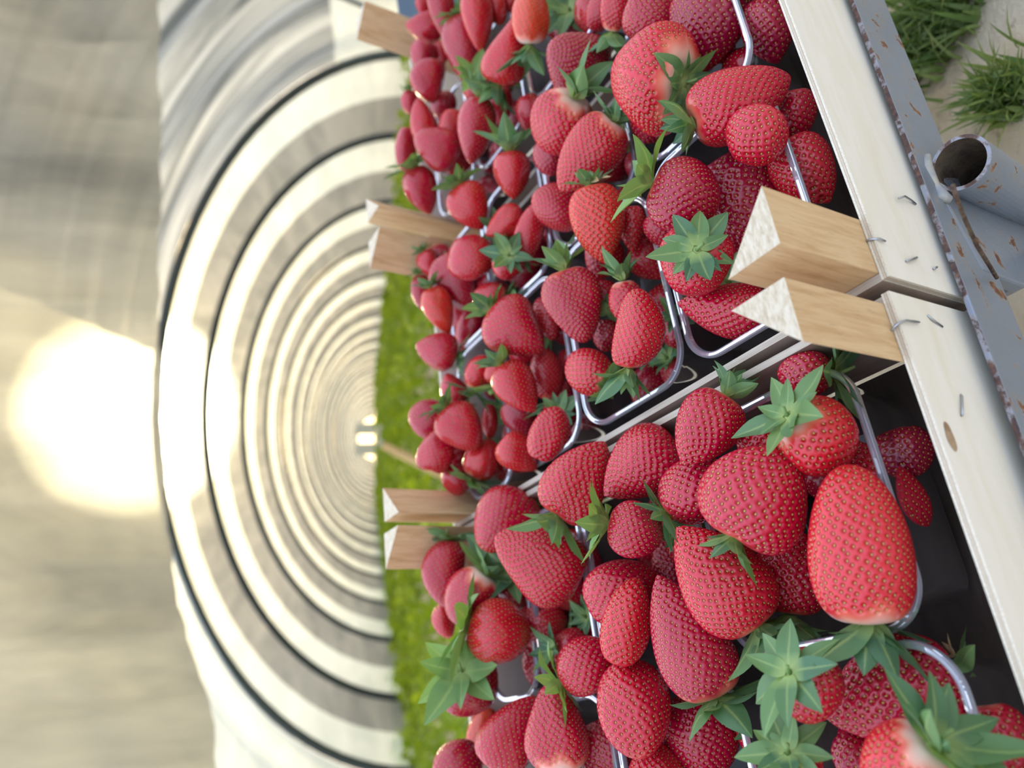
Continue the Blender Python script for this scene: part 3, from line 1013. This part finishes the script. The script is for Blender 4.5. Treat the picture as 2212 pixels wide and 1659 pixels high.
def punnet(s0, s1, t0, t1, zr, label, rotz=0.0, tiltx=0.0, tilty=0.0, r=0.030, depth=0.085):
    cx, cy = (s0 + s1) / 2, (t0 + t1) / 2
    w, h = (s1 - s0) / 2, (t1 - t0) / 2
    M = MC @ Matrix.Translation((cx, cy, zr - depth)) @ Matrix.Rotation(rotz, 4, 'Z') @ Matrix.Rotation(tiltx, 4, 'X') @ Matrix.Rotation(tilty, 4, 'Y')
    e = empty('punnet', M)
    tag(e, label, 'punnet', 'clear plastic punnets in the crates')
    zt = depth
    vs, fs, n = loops([(0.004, zt - 0.001), (0.006, zt - 0.012), (0.0065, zt - 0.014), (0.014, 0.010), (0.018, 0.003), (0.026, 0.0005)], -w, w, -h, h, r)
    fs.append(tuple(5 * n + k for k in range(n)))
    mb = MB()
    mb.add(vs, fs)
    mb.build('tray', ['clear_plastic'], e, smooth=True)
    rb = MB()
    vs, fs, n = loops([(0.0050, zt - 0.0035), (0.0044, zt - 0.0006), (0.0040, zt + 0.0002), (0.0030, zt + 0.0005), (0.0012, zt + 0.0002), (0.0006, zt + 0.0004), (0.0, zt - 0.0002),
                       (-0.0003, zt - 0.0028), (0.0003, zt - 0.0030), (0.0010, zt - 0.0008), (0.0034, zt - 0.0008), (0.0042, zt - 0.0036)], -w, w, -h, h, r)
    rb.add(vs, fs)
    rb.build('rim', ['clear_plastic_rim'], e)
    return e


RT = [(0.036, 0.166), (0.172, 0.302), (0.308, 0.426), (0.430, 0.528)]
nm = ['front', 'second', 'third', 'back']
for k, (t0, t1) in enumerate(RT):
    punnet(0.020, 0.203, t0, t1, -0.012, 'clear punnet in the middle crate, %s row on the plywood seam side' % nm[k], tiltx=(0.015, 0.01, 0.0, 0.0)[k])
    punnet(0.207, 0.356, t0, t1, -0.012, 'clear punnet in the middle crate, %s row away from the plywood seam' % nm[k])
for k, (t0, t1) in enumerate([(0.045, 0.190), (0.196, 0.335), (0.340, 0.432), (0.437, 0.528)]):
    punnet(-0.186, -0.0225, t0, t1, -0.014, 'clear punnet in the near crate, %s row on the plywood seam side' % nm[k])
    punnet(-0.362, -0.190, t0 - (0.006 if k == 0 else 0), t1 - (0.02 if k == 0 else 0), -0.014, 'clear punnet in the near crate, %s row at the photo\'s lower edge' % nm[k])
for k, (t0, t1) in enumerate(RT):
    if k >= 0:
        punnet(0.400, 0.575, t0, t1, -0.012, 'clear punnet in the crate at the photo\'s upper edge, %s row' % nm[k])


# ------------------------------------------------------------------ crates
def crate(M, label, staples=(), knots=(), sides=(0.001, 0.06)):
    Wc, D, ZB = 0.366, 0.550, -0.108
    e = empty('fruit_crate', M @ Matrix.Translation((0, 0, ZB)))
    tag(e, label, 'crate', 'wooden fruit crates side by side on the cart')
    h = -ZB
    th = 0.005

    def board(a, b, thick, name, m2=('poplar_face', 'plywood_edge')):
        mb = MB()
        mb.box(a, b, 0, 1, thick)
        return mb.build(name, list(m2), e)
    fb = board((0, -th, 0.0), (Wc, 0, h), 1, 'front_board')
    board((0, D - th, 0.0), (Wc, D, h), 1, 'back_board')
    board((0, 0.0005, 0.012), (th, D - th - 0.0005, h - sides[0]), 0, 'side_board', ('shaded_board', 'shaded_board_edge'))
    board((Wc - th, 0.0005, 0.012), (Wc, D - th - 0.0005, h - sides[1]), 0, 'side_board', ('shaded_board', 'shaded_board_edge'))
    mb = MB()
    mb.box((th, 0.001, 0.001), (Wc - th, D - th - 0.001, 0.005))
    mb.build('floor_panel', ['dark_board'], e)
    leg = 0.038
    for cx, cy, sx, sy in ((th, 0, 1, 1), (Wc - th, 0, -1, 1), (th, D - th, 1, -1), (Wc - th, D - th, -1, -1)):
        g = 0.0004
        p0 = (cx + sx * g, cy + sy * g)
        p1 = (cx + sx * leg, cy + sy * g)
        p2 = (cx + sx * g, cy + sy * leg)
        tri = [p0, p1, p2] if sx * sy > 0 else [p0, p2, p1]
        z0, z1 = 0.009, h + 0.084
        mb = MB()
        vs = [(x, y, z) for z in (z0, z1) for x, y in tri]
        mb.add(vs, [(2, 1, 0), (0, 1, 4, 3), (1, 2, 5, 4), (2, 0, 3, 5)], 0)
        mb.add(vs[3:], [(0, 1, 2)], 1)
        bevel(mb.build('corner_post', ['post_side', 'post_end'], e), 0.0007)
    for pts in staples:
        mb = MB()
        mb.tube(pts, 0.0007, 6)
        mb.build('staple', ['staple_wire'], fb, smooth=True)
    for (kx, kz, rx, rz) in knots:
        mb = MB()
        n = 20
        vs = [(kx, -th - 0.0004, kz)] + [(kx + rx * math.cos(2 * math.pi * k / n), -th - 0.0002, kz + rz * math.sin(2 * math.pi * k / n) * (1 + 0.1 * math.cos(k))) for k in range(n)]
        mb.add(vs, [(0, 1 + (k + 1) % n, 1 + k) for k in range(n)])
        mb.build('knot', ['knot'], fb)
    return e


def st_local(px, py, t, M0):
    s, z = at_t(px, py, t)
    v = M0.inverted() @ Vector((s, t, z))
    return v


MA = Matrix.Identity(4)
MB_ = Matrix.Translation((-0.0078, 0.0035, 0)) @ Matrix.Rotation(-0.012, 4, 'Z') @ Matrix.Translation((-0.366, 0, 0))


def staple_pts(pxs, M0, lift=0.0012):
    out = []
    for (px, py, t) in pxs:
        v = st_local(px, py, t, M0)
        out.append((v.x, v.y, v.z + 0.108))
    return out


tf = -0.0058
stA = [staple_pts([(1942, 428, tf - .002), (1955, 424, tf - .0018), (1968, 432, tf - .001), (1978, 441, tf + .0004)], MA),
       staple_pts([(1958, 564, tf), (1970, 561, tf - .0006), (1981, 556, tf)], MA),
       staple_pts([(2017, 581, tf), (2024, 577, tf - .0006)], MA),
       [(0.0245, -0.0062, 0.101), (0.0245, -0.0066, 0.1065), (0.0255, -0.004, 0.1087), (0.0285, 0.004, 0.1087)]]
stB = [staple_pts([(2003, 681, -.0015), (2014, 690, -.0022), (2036, 706, -.0015)], MB_),
       staple_pts([(2075, 853, -.0005), (2078, 856, -.0018), (2079, 878, -.0018), (2079, 896, -.0018), (2076, 898, -.0005)], MB_),
       [(0.348, -0.0062, 0.090), (0.3465, -0.0068, 0.1035), (0.345, -0.0056, 0.1092), (0.3435, -0.002, 0.1102), (0.342, 0.002, 0.1094), (0.341, 0.003, 0.1082)]]
kn = st_local(2055, 942, -0.0012, MB_)
ca = crate(MC @ MA, 'pale plywood crate with the square-cut front corner post, middle one on the cart', stA)
cb = crate(MC @ MB_, 'pale plywood crate whose front board has a dark knot, nearest on the cart', stB, [(kn.x, kn.z + 0.108, 0.0085, 0.0038)], sides=(0.034, 0.003))
MCc = Matrix.Translation((0.385, 0.0, 0))
cc = crate(MC @ MCc, 'plywood crate at the photo\'s upper edge, mostly hidden by its strawberries', sides=(0.06, 0.06))

# ------------------------------------------------------------------ cart
cart = empty('hand_cart', MC @ Matrix.Translation((0.2, 0.29, -0.12)))
tag(cart, 'grey painted rusty steel hand cart carrying the strawberry crates', 'cart')
CO = np.array([0.2, 0.29, -0.12])


def cl(*p):
    return tuple(np.array(p, float) - CO)


SL = -0.055          # the front rail runs slightly askew to the crates


def rail_z(s):
    return -0.0655 + SL * s


mb = MB()
s0, s1 = -0.55, 1.05
sec = [(-0.0125, 0.0, 1), (-0.0085, 0.0, 1), (-0.0085, -0.0510, 0), (-0.0125, -0.0510, 0)]
for s in (s0, s1):
    mb.v += [cl(s, t, rail_z(s) + z) for t, z, _ in sec]
for k in range(4):
    mb.f.append((k, k + 4, (k + 1) % 4 + 4, (k + 1) % 4))
    mb.m.append(1 if k == 0 else 0)
mb.f += [(0, 1, 2, 3), (7, 6, 5, 4)]
mb.m += [0, 0]
bevel(mb.build('front_rail', ['grey_painted_steel', 'rusty_edge'], cart), 0.0010)
mb = MB()
mb.box(cl(-0.55, 0.51, -0.165), cl(1.05, 0.545, -0.1265))
mb.build('back_rail', ['grey_painted_steel'], cart)
for s in (-0.45, 0.19, 0.93):
    mb = MB()
    mb.box(cl(s, -0.008, -0.126), cl(s + 0.035, 0.55, -0.1088))
    mb.build('cross_bar', ['grey_painted_steel'], cart)
# open-ended leg tube welded on the rail
TC = np.array([0.0905, -0.0295, -0.0885])
R0, R1 = 0.0185, 0.0160
axd = unit((0.05, 0.10, -1.0))
u_ = unit(np.cross(axd, (0, 1, 0)))
w_ = np.cross(axd, u_)
mb = MB()
nn = 40
Lt = 0.20
rings = [(0, R1), (0, R0), (0.0005, R0 + .0002), (Lt, R0), (Lt, R1), (0.0, R1)]
tops = []
for (dd, rr) in rings:
    for k in range(nn):
        a = 2 * math.pi * k / nn
        mb.v.append(cl(*(TC + axd * dd + rr * (math.cos(a) * u_ + math.sin(a) * w_))))
for i, mi in ((0, 1), (1, 0), (2, 0), (3, 0), (4, 2)):
    for k in range(nn):
        mb.f.append((i * nn + k, i * nn + (k + 1) % nn, (i + 1) * nn + (k + 1) % nn, (i + 1) * nn + k))
        mb.m.append(mi)
mb.build('leg_tube', ['grey_painted_steel', 'rusty_edge', 'rusty_bore'], cart, smooth=False)
# weld and gusset
mb = MB()
wp = [TC + np.array([-0.020, 0.014, 0.000]), TC + np.array([-0.017, 0.016, 0.004]), TC + np.array([-0.006, 0.0185, 0.002]), TC + np.array([0.008, 0.0185, 0.004]), TC + np.array([0.018, 0.016, 0.001])]
mb.tube([cl(*p) for p in wp], [0.0025, 0.0042, 0.0032, 0.0044, 0.0025], 10)
mb.build('weld', ['weld_bead'], cart, smooth=True)
mb = MB()
g0 = [(0.078, -0.0135, -0.085), (0.020, -0.0135, -0.098), (0.018, -0.0135, -0.150), (0.052, -0.0135, -0.205), (0.092, -0.0135, -0.205)]
g1 = [(s, t + 0.010, z) for s, t, z in g0]
mb.v = [cl(*p) for p in g0 + g1]
mb.f = [(0, 1, 2, 3, 4), (9, 8, 7, 6, 5)] + [(k, k + 5, (k + 1) % 5 + 5, (k + 1) % 5) for k in range(5)]
mb.m = [0] * 7
bevel(mb.build('gusset_plate', ['grey_painted_steel'], cart), 0.002)
# thin rusty rod
mb = MB()
rod = []
for px, py, t in ((2058, 400, -.052), (2068, 432, -.048), (2085, 475, -.040), (2110, 530, -.030), (2135, 570, -.022), (2153, 600, -.016)):
    s, z = at_t(px, py, t)
    rod.append(cl(s, t, z))
mb.tube(rod, 0.0013, 8)
mb.build('rusty_rod', ['rusty_rod'], cart, smooth=True)


def beam(a, b, w, name, mname='grey_painted_steel'):
    a, b = np.array(a, float), np.array(b, float)
    d = unit(b - a)
    u = unit(np.cross(d, (0, 1.0, 0.2)))
    v = np.cross(d, u)
    mb = MB()
    for p in (a, b):
        for x, y in ((-1, -1), (1, -1), (1, 1), (-1, 1)):
            mb.v.append(cl(*(p + u * x * w / 2 + v * y * w / 2)))
    mb.f = [(3, 2, 1, 0), (4, 5, 6, 7), (0, 1, 5, 4), (1, 2, 6, 5), (2, 3, 7, 6), (3, 0, 4, 7)]
    mb.m = [0] * 6
    return bevel(mb.build(name, [mname], cart), 0.002)


def to_rack(Pw):
    d = np.array(Pw) - OW
    return np.array([d @ E1, d @ E2, d @ E3])


# lower brace seen past the rail, legs down to the ground, the grey-blue upright at the far corner
k1 = to_rack(cw(ray(2140, 622) * (0.60 / F)))
k2 = to_rack(cw(ray(2330, 520) * (0.52 / F)))
beam(k1 + (k1 - k2) * 0.6, k2, 0.021, 'brace')
for s, t in ((-0.5, 0.02), (1.0, 0.02), (-0.5, 0.56), (1.0, 0.56)):
    top = rack(s, t, rail_z(s) - 0.05 if t < 0.1 else -0.155)
    bot = np.array([top[0], top[1] - 0.02, GZ])
    beam(to_rack(top), to_rack(bot), 0.03, 'leg')
a = to_rack(cw(ray(935, -6) * (1.34 / F)))
b = to_rack(cw(ray(868, -6) * (1.34 / F)))
up = unit(b - a)
beam(a - up * 0.45, b + up * 0.004, 0.075, 'corner_upright', 'blue_grey_steel')

# ------------------------------------------------------------------ ground and plants
def grid_mesh(name, x0, x1, y0, y1, nx, ny, fn, mats):
    xs = np.linspace(x0, x1, nx + 1)
    ys = np.linspace(y0, y1, ny + 1)
    X, Y = np.meshgrid(xs, ys, indexing='ij')
    V = np.stack([X, Y, fn(X, Y)], -1).reshape(-1, 3)
    idx = np.arange((nx + 1) * (ny + 1)).reshape(nx + 1, ny + 1)
    q = np.stack([idx[:-1, :-1], idx[1:, :-1], idx[1:, 1:], idx[:-1, 1:]], -1).reshape(-1, 4)
    return link(name, V, q, mats, smooth=True)


g = grid_mesh('ground', -60, 60, -6, 130, 60, 68, lambda X, Y: GZ + 0 * X, ['sandy_soil'])
tag(g, 'sandy soil under the cart and through the tunnel', 'ground', None, 'structure')


def leaf_cloud(name, pts, size, hue, matname, label, cat, kind='stuff', seed=3, up=0.55):
    rg = np.random.RandomState(seed)
    n = len(pts)
    nrm = rg.normal(size=(n, 3))
    nrm[:, 2] = np.abs(nrm[:, 2]) + up
    nrm /= np.linalg.norm(nrm, axis=1, keepdims=True)
    a = rg.normal(size=(n, 3))
    u = np.cross(nrm, a)
    u /= np.linalg.norm(u, axis=1, keepdims=True)
    v = np.cross(nrm, u)
    s = (size * rg.uniform(0.6, 1.25, n))[:, None]
    # folded six-point leaflet
    T = [(-1, 0, 0), (-0.35, 0.62, .16), (0.45, 0.52, .16), (1, 0, 0), (0.45, -0.52, .16), (-0.35, -0.62, .16)]
    V = np.stack([pts + u * s * x + v * s * y + nrm * s * z for x, y, z in T], 1).reshape(-1, 3)
    o = np.arange(n)[:, None] * 6
    q = np.concatenate([o + np.array([0, 1, 2, 3]), o + np.array([0, 3, 4, 5])], 0)
    h = np.repeat(np.clip(hue, 0, 1), 6)
    ob = link(name, V, q, [matname], smooth=False, attrs={'hue': h, 'along': np.full(n * 6, 0.6), 'vein': np.full(n * 6, 0.8)})
    if label:
        tag(ob, label, cat, None, kind)
    return ob


# rows of low green plants along the tunnel
AXD = unit((-0.0725, 1.0, 0))
AX0 = np.array([0.46, 0, 0])
PERP = np.array([AXD[1], -AXD[0], 0])
rg = np.random.RandomState(11)
pts, hue, size = [], [], []
for lane in np.arange(-5.2, 3.6, 0.62):
    n = 2600
    y = 2.0 + 46 * rg.uniform(0, 1, n) ** 2.2
    off = lane + rg.normal(0, 0.16, n)
    hgt = (0.30 + 0.06 * math.sin(lane * 5)) * rg.uniform(0.1, 1, n) ** 0.6 * np.exp(-(((off - lane) / 0.30) ** 2)) * (0.8 + 0.25 * np.sin(y * 4 + lane * 9))
    P = AX0[None] + AXD[None] * y[:, None] + PERP[None] * off[:, None]
    P[:, 2] = GZ + hgt
    pts.append(P)
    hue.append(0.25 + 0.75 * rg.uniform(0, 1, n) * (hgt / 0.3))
    size.append(0.030 + 0.0035 * y)
PF, SF, HF = np.vstack(pts), np.concatenate(size), np.concatenate(hue)
for q_, rr_ in ((cw(ray(795, 948) * (30 / F)), 1.4), (cw(ray(828, 962) * (4.2 / F)), 0.16)):
    kp = np.hypot(PF[:, 0] - q_[0], PF[:, 1] - q_[1]) > rr_
    PF, SF, HF = PF[kp], SF[kp], HF[kp]
leaf_cloud('field_foliage', PF, SF, HF, 'field_leaf', 'bright green leafy plants covering the tunnel ground beyond the crates', 'plants')


def tuft(px, py, n, spread, hgt, label, seed):
    rg = np.random.RandomState(seed)
    c = gpt(px, py)
    mb = MB()
    for k in range(n):
        b = c + np.array([rg.normal(0, spread * 0.45), rg.normal(0, spread * 0.45), 0])
        d = rg.uniform(0, 6.28)
        ln = hgt * rg.uniform(0.5, 1.15)
        lean = rg.uniform(0.2, 0.95)
        w = 0.0032 * rg.uniform(0.6, 1.3)
        pd = np.array([math.cos(d), math.sin(d), 0])
        sd = np.array([-pd[1], pd[0], 0])
        vs = []
        for j in range(5):
            u = j / 4
            p = b + pd * lean * ln * u ** 1.6 + np.array([0, 0, ln * (u - 0.25 * lean * u * u)])
            ww = w * (1 - u) ** 0.6
            vs += [p - sd * ww, p + sd * ww]
        h = float(rg.uniform(0, 1))
        mb.add(vs, [(2 * j, 2 * j + 1, 2 * j + 3, 2 * j + 2) for j in range(4)], 0, along=[0.2 + j / 5 for j in range(5) for _ in (0, 1)], vein=[0.8] * 10, hue=[h] * 10)
    o = mb.build('grass_tuft', ['grass_blade'])
    o.location = (0, 0, 0)
    tag(o, label, 'grass', 'grass tufts on the sandy soil')


tuft(2195, 205, 240, 0.028, 0.055, 'spiky green grass tuft alone on the sand, beside the open leg tube', 1)
tuft(2010, 60, 330, 0.06, 0.055, 'ragged grass patch on the sand close along the cart rail', 2)
tuft(1975, 130, 200, 0.035, 0.04, 'dull green grass clump below the ragged patch along the rail', 3)
tuft(2085, 10, 160, 0.04, 0.045, 'sparse grass at the photo\'s upper edge on the sand', 4)

# ------------------------------------------------------------------ polytunnel
TS = 1.10
AH, AW = (2.1 * TS - GZ), 3.8 * TS
DS = [3.6, 8.2, 10.5, 13.5, 16.5, 19.6, 22.8, 26, 29.4, 33, 37, 41, 45.5, 50, 56, 62, 70, 80, 92, 106, 122, 140]
DS = [d * TS for d in DS]
DS = [1.6 * TS] + DS
pt = empty('polytunnel', Matrix.Translation((0.46, 0, GZ)))
tag(pt, 'long plastic film tunnel with steel arches running into the distance', 'polytunnel')
LOC0 = np.array([0.46, 0, GZ])


def arch_pt(d, a, grow=0.0):
    """a: 0 = right foot, pi = left foot"""
    c = AX0 + AXD * d
    return c + PERP * ((AW + grow) * math.cos(a)) + np.array([0, 0, GZ + (AH + grow) * math.sin(a)]) - LOC0


for k, d in enumerate(DS[1:]):
    mb = MB()
    mb.tube([arch_pt(d, math.pi * j / 48) for j in range(49)], 0.055 if k < 4 else 0.045, 10)
    mb.build('arch', ['arch_steel'], pt, smooth=True)


def film_panel(d0, d1, a0, a1, mats, name='film_panel', bulge=0.0, fold=0.0, nd=12, na=72, matfn=None, seed=0):
    rg = np.random.RandomState(seed)
    vs, fm = [], []
    ph = rg.uniform(0, 6.28, 4)
    for i in range(nd + 1):
        u = i / nd
        for j in range(na + 1):
            a = a0 + (a1 - a0) * j / na
            g = 0.045 - bulge * math.sin(math.pi * u) * (0.5 + 0.5 * math.sin(a)) + fold * (math.sin(30 * u + 2 * a + ph[0]) + 0.6 * math.sin(55 * u - 3 * a + ph[1])) \
                + 0.3 * fold * math.sin(9 * a + ph[2])
            vs.append(arch_pt(d0 + (d1 - d0) * u, a, g))
    fs = []
    for i in range(nd):
        for j in range(na):
            q = i * (na + 1) + j
            fs.append((q, q + 1, q + na + 2, q + na + 1))
            fm.append(matfn((i + 0.5) / nd, a0 + (a1 - a0) * (j + 0.5) / na) if matfn else 0)
    mb = MB()
    mb.v, mb.f, mb.m = vs, fs, fm
    return mb.build(name, mats, pt, smooth=True)


# nearest bays: overhead film, then the bay with gathered grey film on its right shoulder
film_panel(DS[1], DS[2], 0, math.pi, ['film_clean', 'film_streaky'], fold=0.03, nd=24, seed=2, matfn=lambda u, a: 1 if (0.35 < a < 1.45) else 0)
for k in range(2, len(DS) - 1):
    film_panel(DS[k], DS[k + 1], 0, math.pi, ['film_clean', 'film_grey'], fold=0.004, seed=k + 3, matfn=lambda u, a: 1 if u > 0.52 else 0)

# gathered end sheet hanging in the first arch, open below
cd = DS[1]
mb = MB()
nx, nz = 90, 40
edge = [(-400, 345), (0, 345), (300, 345), (700, 345), (950, 350), (1080, 362), (1200, 372), (1340, 392), (1400, 405), (1470, 440), (1560, 462), (1659, 472), (2000, 500)]
ex = np.array([e[0] for e in edge], float)
ev = np.array([e[1] for e in edge], float)
P0 = AX0 + AXD * cd


def on_sheet(px, py):
    w = cw(ray(px, py))
    k = (P0 @ AXD) / (w @ AXD)
    return w * k


for i in range(nx + 1):
    py = -350 + (2050 + 350) * i / nx
    lo = on_sheet(np.interp(py, ex, ev), py)
    side = (lo - P0) @ PERP
    top_h = GZ + AH * math.sqrt(max(0.0, 1 - (side / AW) ** 2)) + 0.02
    for j in range(nz + 1):
        u = j / nz
        z = lo[2] + (top_h - lo[2]) * u
        fold = 0.05 * math.sin(i * 0.9 + 2.0 * u) + 0.035 * math.sin(i * 2.1 - 3 * u) + 0.05 * math.sin(i * 0.31 + 7 * u)
        p = P0 + PERP * side + AXD * fold * (0.3 + 0.7 * math.sin(math.pi * min(1, u * 1.2 + 0.1)))
        mb.v.append((p[0], p[1], z))
for i in range(nx):
    for j in range(nz):
        q = i * (nz + 1) + j
        mb.f.append((q, q + 1, q + nz + 2, q + nz + 1))
        mb.m.append(0)
sh = mb.build('end_sheet', ['film_curtain'], smooth=True)
tag(sh, 'raised plastic end sheet hanging across the tunnel mouth, glowing where the sun is behind it', 'plastic sheet')

# right-hand strut, stake, far white box
mb = MB()
p1 = cw(ray(745, -4) * (6.5 / F))
p2 = cw(ray(885, 55) * (6.5 / F))
dd = p2 - p1
mb.tube([p1 - dd * 0.8 - LOC0, p2 + dd * 0.6 - LOC0], 0.022, 8)
mb.build('strut', ['arch_steel'], pt, smooth=True)

b = cw(ray(828, 962) * (4.2 / F))
a3 = cw(ray(905, 1000) * (4.2 / F))
bot = b + (a3 - b) * ((GZ - b[2]) / (a3[2] - b[2]))
mb = MB()
mb.tube([bot, b], [0.035, 0.022], 8)
tag(mb.build('wooden_stake', ['stake_wood'], smooth=True), 'tan wooden stake leaning among the green plants behind the heap', 'stake')
mb = MB()
for dy in (-22, 22):
    c = cw(ray(788, 948 + dy) * (30 / F))
    mb.box((c[0] - 0.22, c[1] - 0.3, c[2] - 0.36), (c[0] + 0.22, c[1] + 0.3, c[2] + 0.36))
c = cw(ray(795, 948) * (30 / F))
mb.box((c[0] - 0.5, c[1] - 0.2, GZ), (c[0] + 0.5, c[1] + 0.2, c[2] - 0.36))
tag(mb.build('white_container', ['white_paint']), 'white blurred container standing far down the tunnel on the field', 'container')

# ------------------------------------------------------------------ light
SUND = unit(cw(ray(285, 890)))          # direction towards the sun
sun = bpy.data.lights.new('sun', 'SUN')
sun.energy = 3.4
sun.angle = math.radians(3)
sun.color = (1.0, 0.76, 0.44)
so = bpy.data.objects.new('sun', sun)
col.objects.link(so)
so.rotation_euler = Vector(tuple(SUND)).to_track_quat('Z', 'Y').to_euler()

w = bpy.data.worlds.new('sky')
scene.world = w
w.use_nodes = True
nt = w.node_tree
for n in list(nt.nodes):
    nt.nodes.remove(n)
wo = nt.nodes.new('ShaderNodeOutputWorld')
bg = nt.nodes.new('ShaderNodeBackground')
tc = nt.nodes.new('ShaderNodeTexCoord')
vm = nt.nodes.new('ShaderNodeVectorMath')
vm.operation = 'DOT_PRODUCT'
L(nt, tc.outputs['Generated'], vm.inputs[0])
vm.inputs[1].default_value = tuple(SUND)
sx = nt.nodes.new('ShaderNodeSeparateXYZ')
L(nt, tc.outputs['Generated'], sx.inputs[0])
mr = nt.nodes.new('ShaderNodeMapRange')
mr.inputs['From Min'].default_value = -1
mr.inputs['From Max'].default_value = 1
L(nt, vm.outputs['Value'], mr.inputs['Value'])
skyc = ramp(nt, [(0.0, (0.02, 0.02, 0.02)), (0.49, (0.10, 0.09, 0.07)), (0.50, (0.38, 0.40, 0.44)), (0.62, (0.52, 0.60, 0.74)), (0.8, (0.86, 1.00, 1.24)), (1.0, (1.05, 1.22, 1.55))], None or mr.outputs[0])
# vertical gradient on z
mz = nt.nodes.new('ShaderNodeMapRange')
mz.inputs['From Min'].default_value = -1
mz.inputs['From Max'].default_value = 1
L(nt, sx.outputs['Z'], mz.inputs['Value'])
nt.links.new(mz.outputs[0], skyc.inputs['Fac'])
glow = ramp(nt, [(0.0, (0, 0, 0)), (0.80, (0.02, 0.017, 0.012)), (0.90, (0.30, 0.24, 0.14)), (0.968, (1.2, 0.92, 0.50)), (0.9915, (4.6, 3.1, 1.05)), (0.9972, (10, 7.4, 3.0)), (0.9989, (46, 39, 22)), (1.0, (170, 152, 108))], mr.outputs[0])
addc = mixc(nt, 1.0, skyc.outputs['Color'], glow.outputs['Color'], 'ADD')
L(nt, addc, bg.inputs['Color'])
bg.inputs['Strength'].default_value = 1.0
L(nt, bg.outputs[0], wo.inputs[0])

# ------------------------------------------------------------------ camera
cam = bpy.data.cameras.new('camera')
co = bpy.data.objects.new('camera', cam)
col.objects.link(co)
cam.sensor_fit = 'HORIZONTAL'
cam.sensor_width = 36.0
cam.lens = 36.0 * F / W2
cam.clip_start = 0.02
cam.clip_end = 400
cam.dof.use_dof = True
cam.dof.focus_distance = 0.52
cam.dof.aperture_fstop = cam.lens / 5.6
xa = cw(np.array([0, 1.0, 0]))
ya = cw(np.array([1.0, 0, 0]))
za = -cw(np.array([0, 0, 1.0]))
co.matrix_world = Matrix(((xa[0], ya[0], za[0], 0), (xa[1], ya[1], za[1], 0), (xa[2], ya[2], za[2], 0), (0, 0, 0, 1)))
scene.camera = co

scene.view_settings.view_transform = 'Standard'
scene.view_settings.look = 'None'
scene.view_settings.gamma = 1.0
scene.view_settings.use_curve_mapping = False
scene.view_settings.exposure = 0.76
scene.cycles.use_denoising = True
scene.cycles.max_bounces = 10
scene.cycles.transparent_max_bounces = 24
scene.cycles.diffuse_bounces = 4
scene.cycles.glossy_bounces = 3
scene.cycles.caustics_reflective = False
scene.cycles.caustics_refractive = False
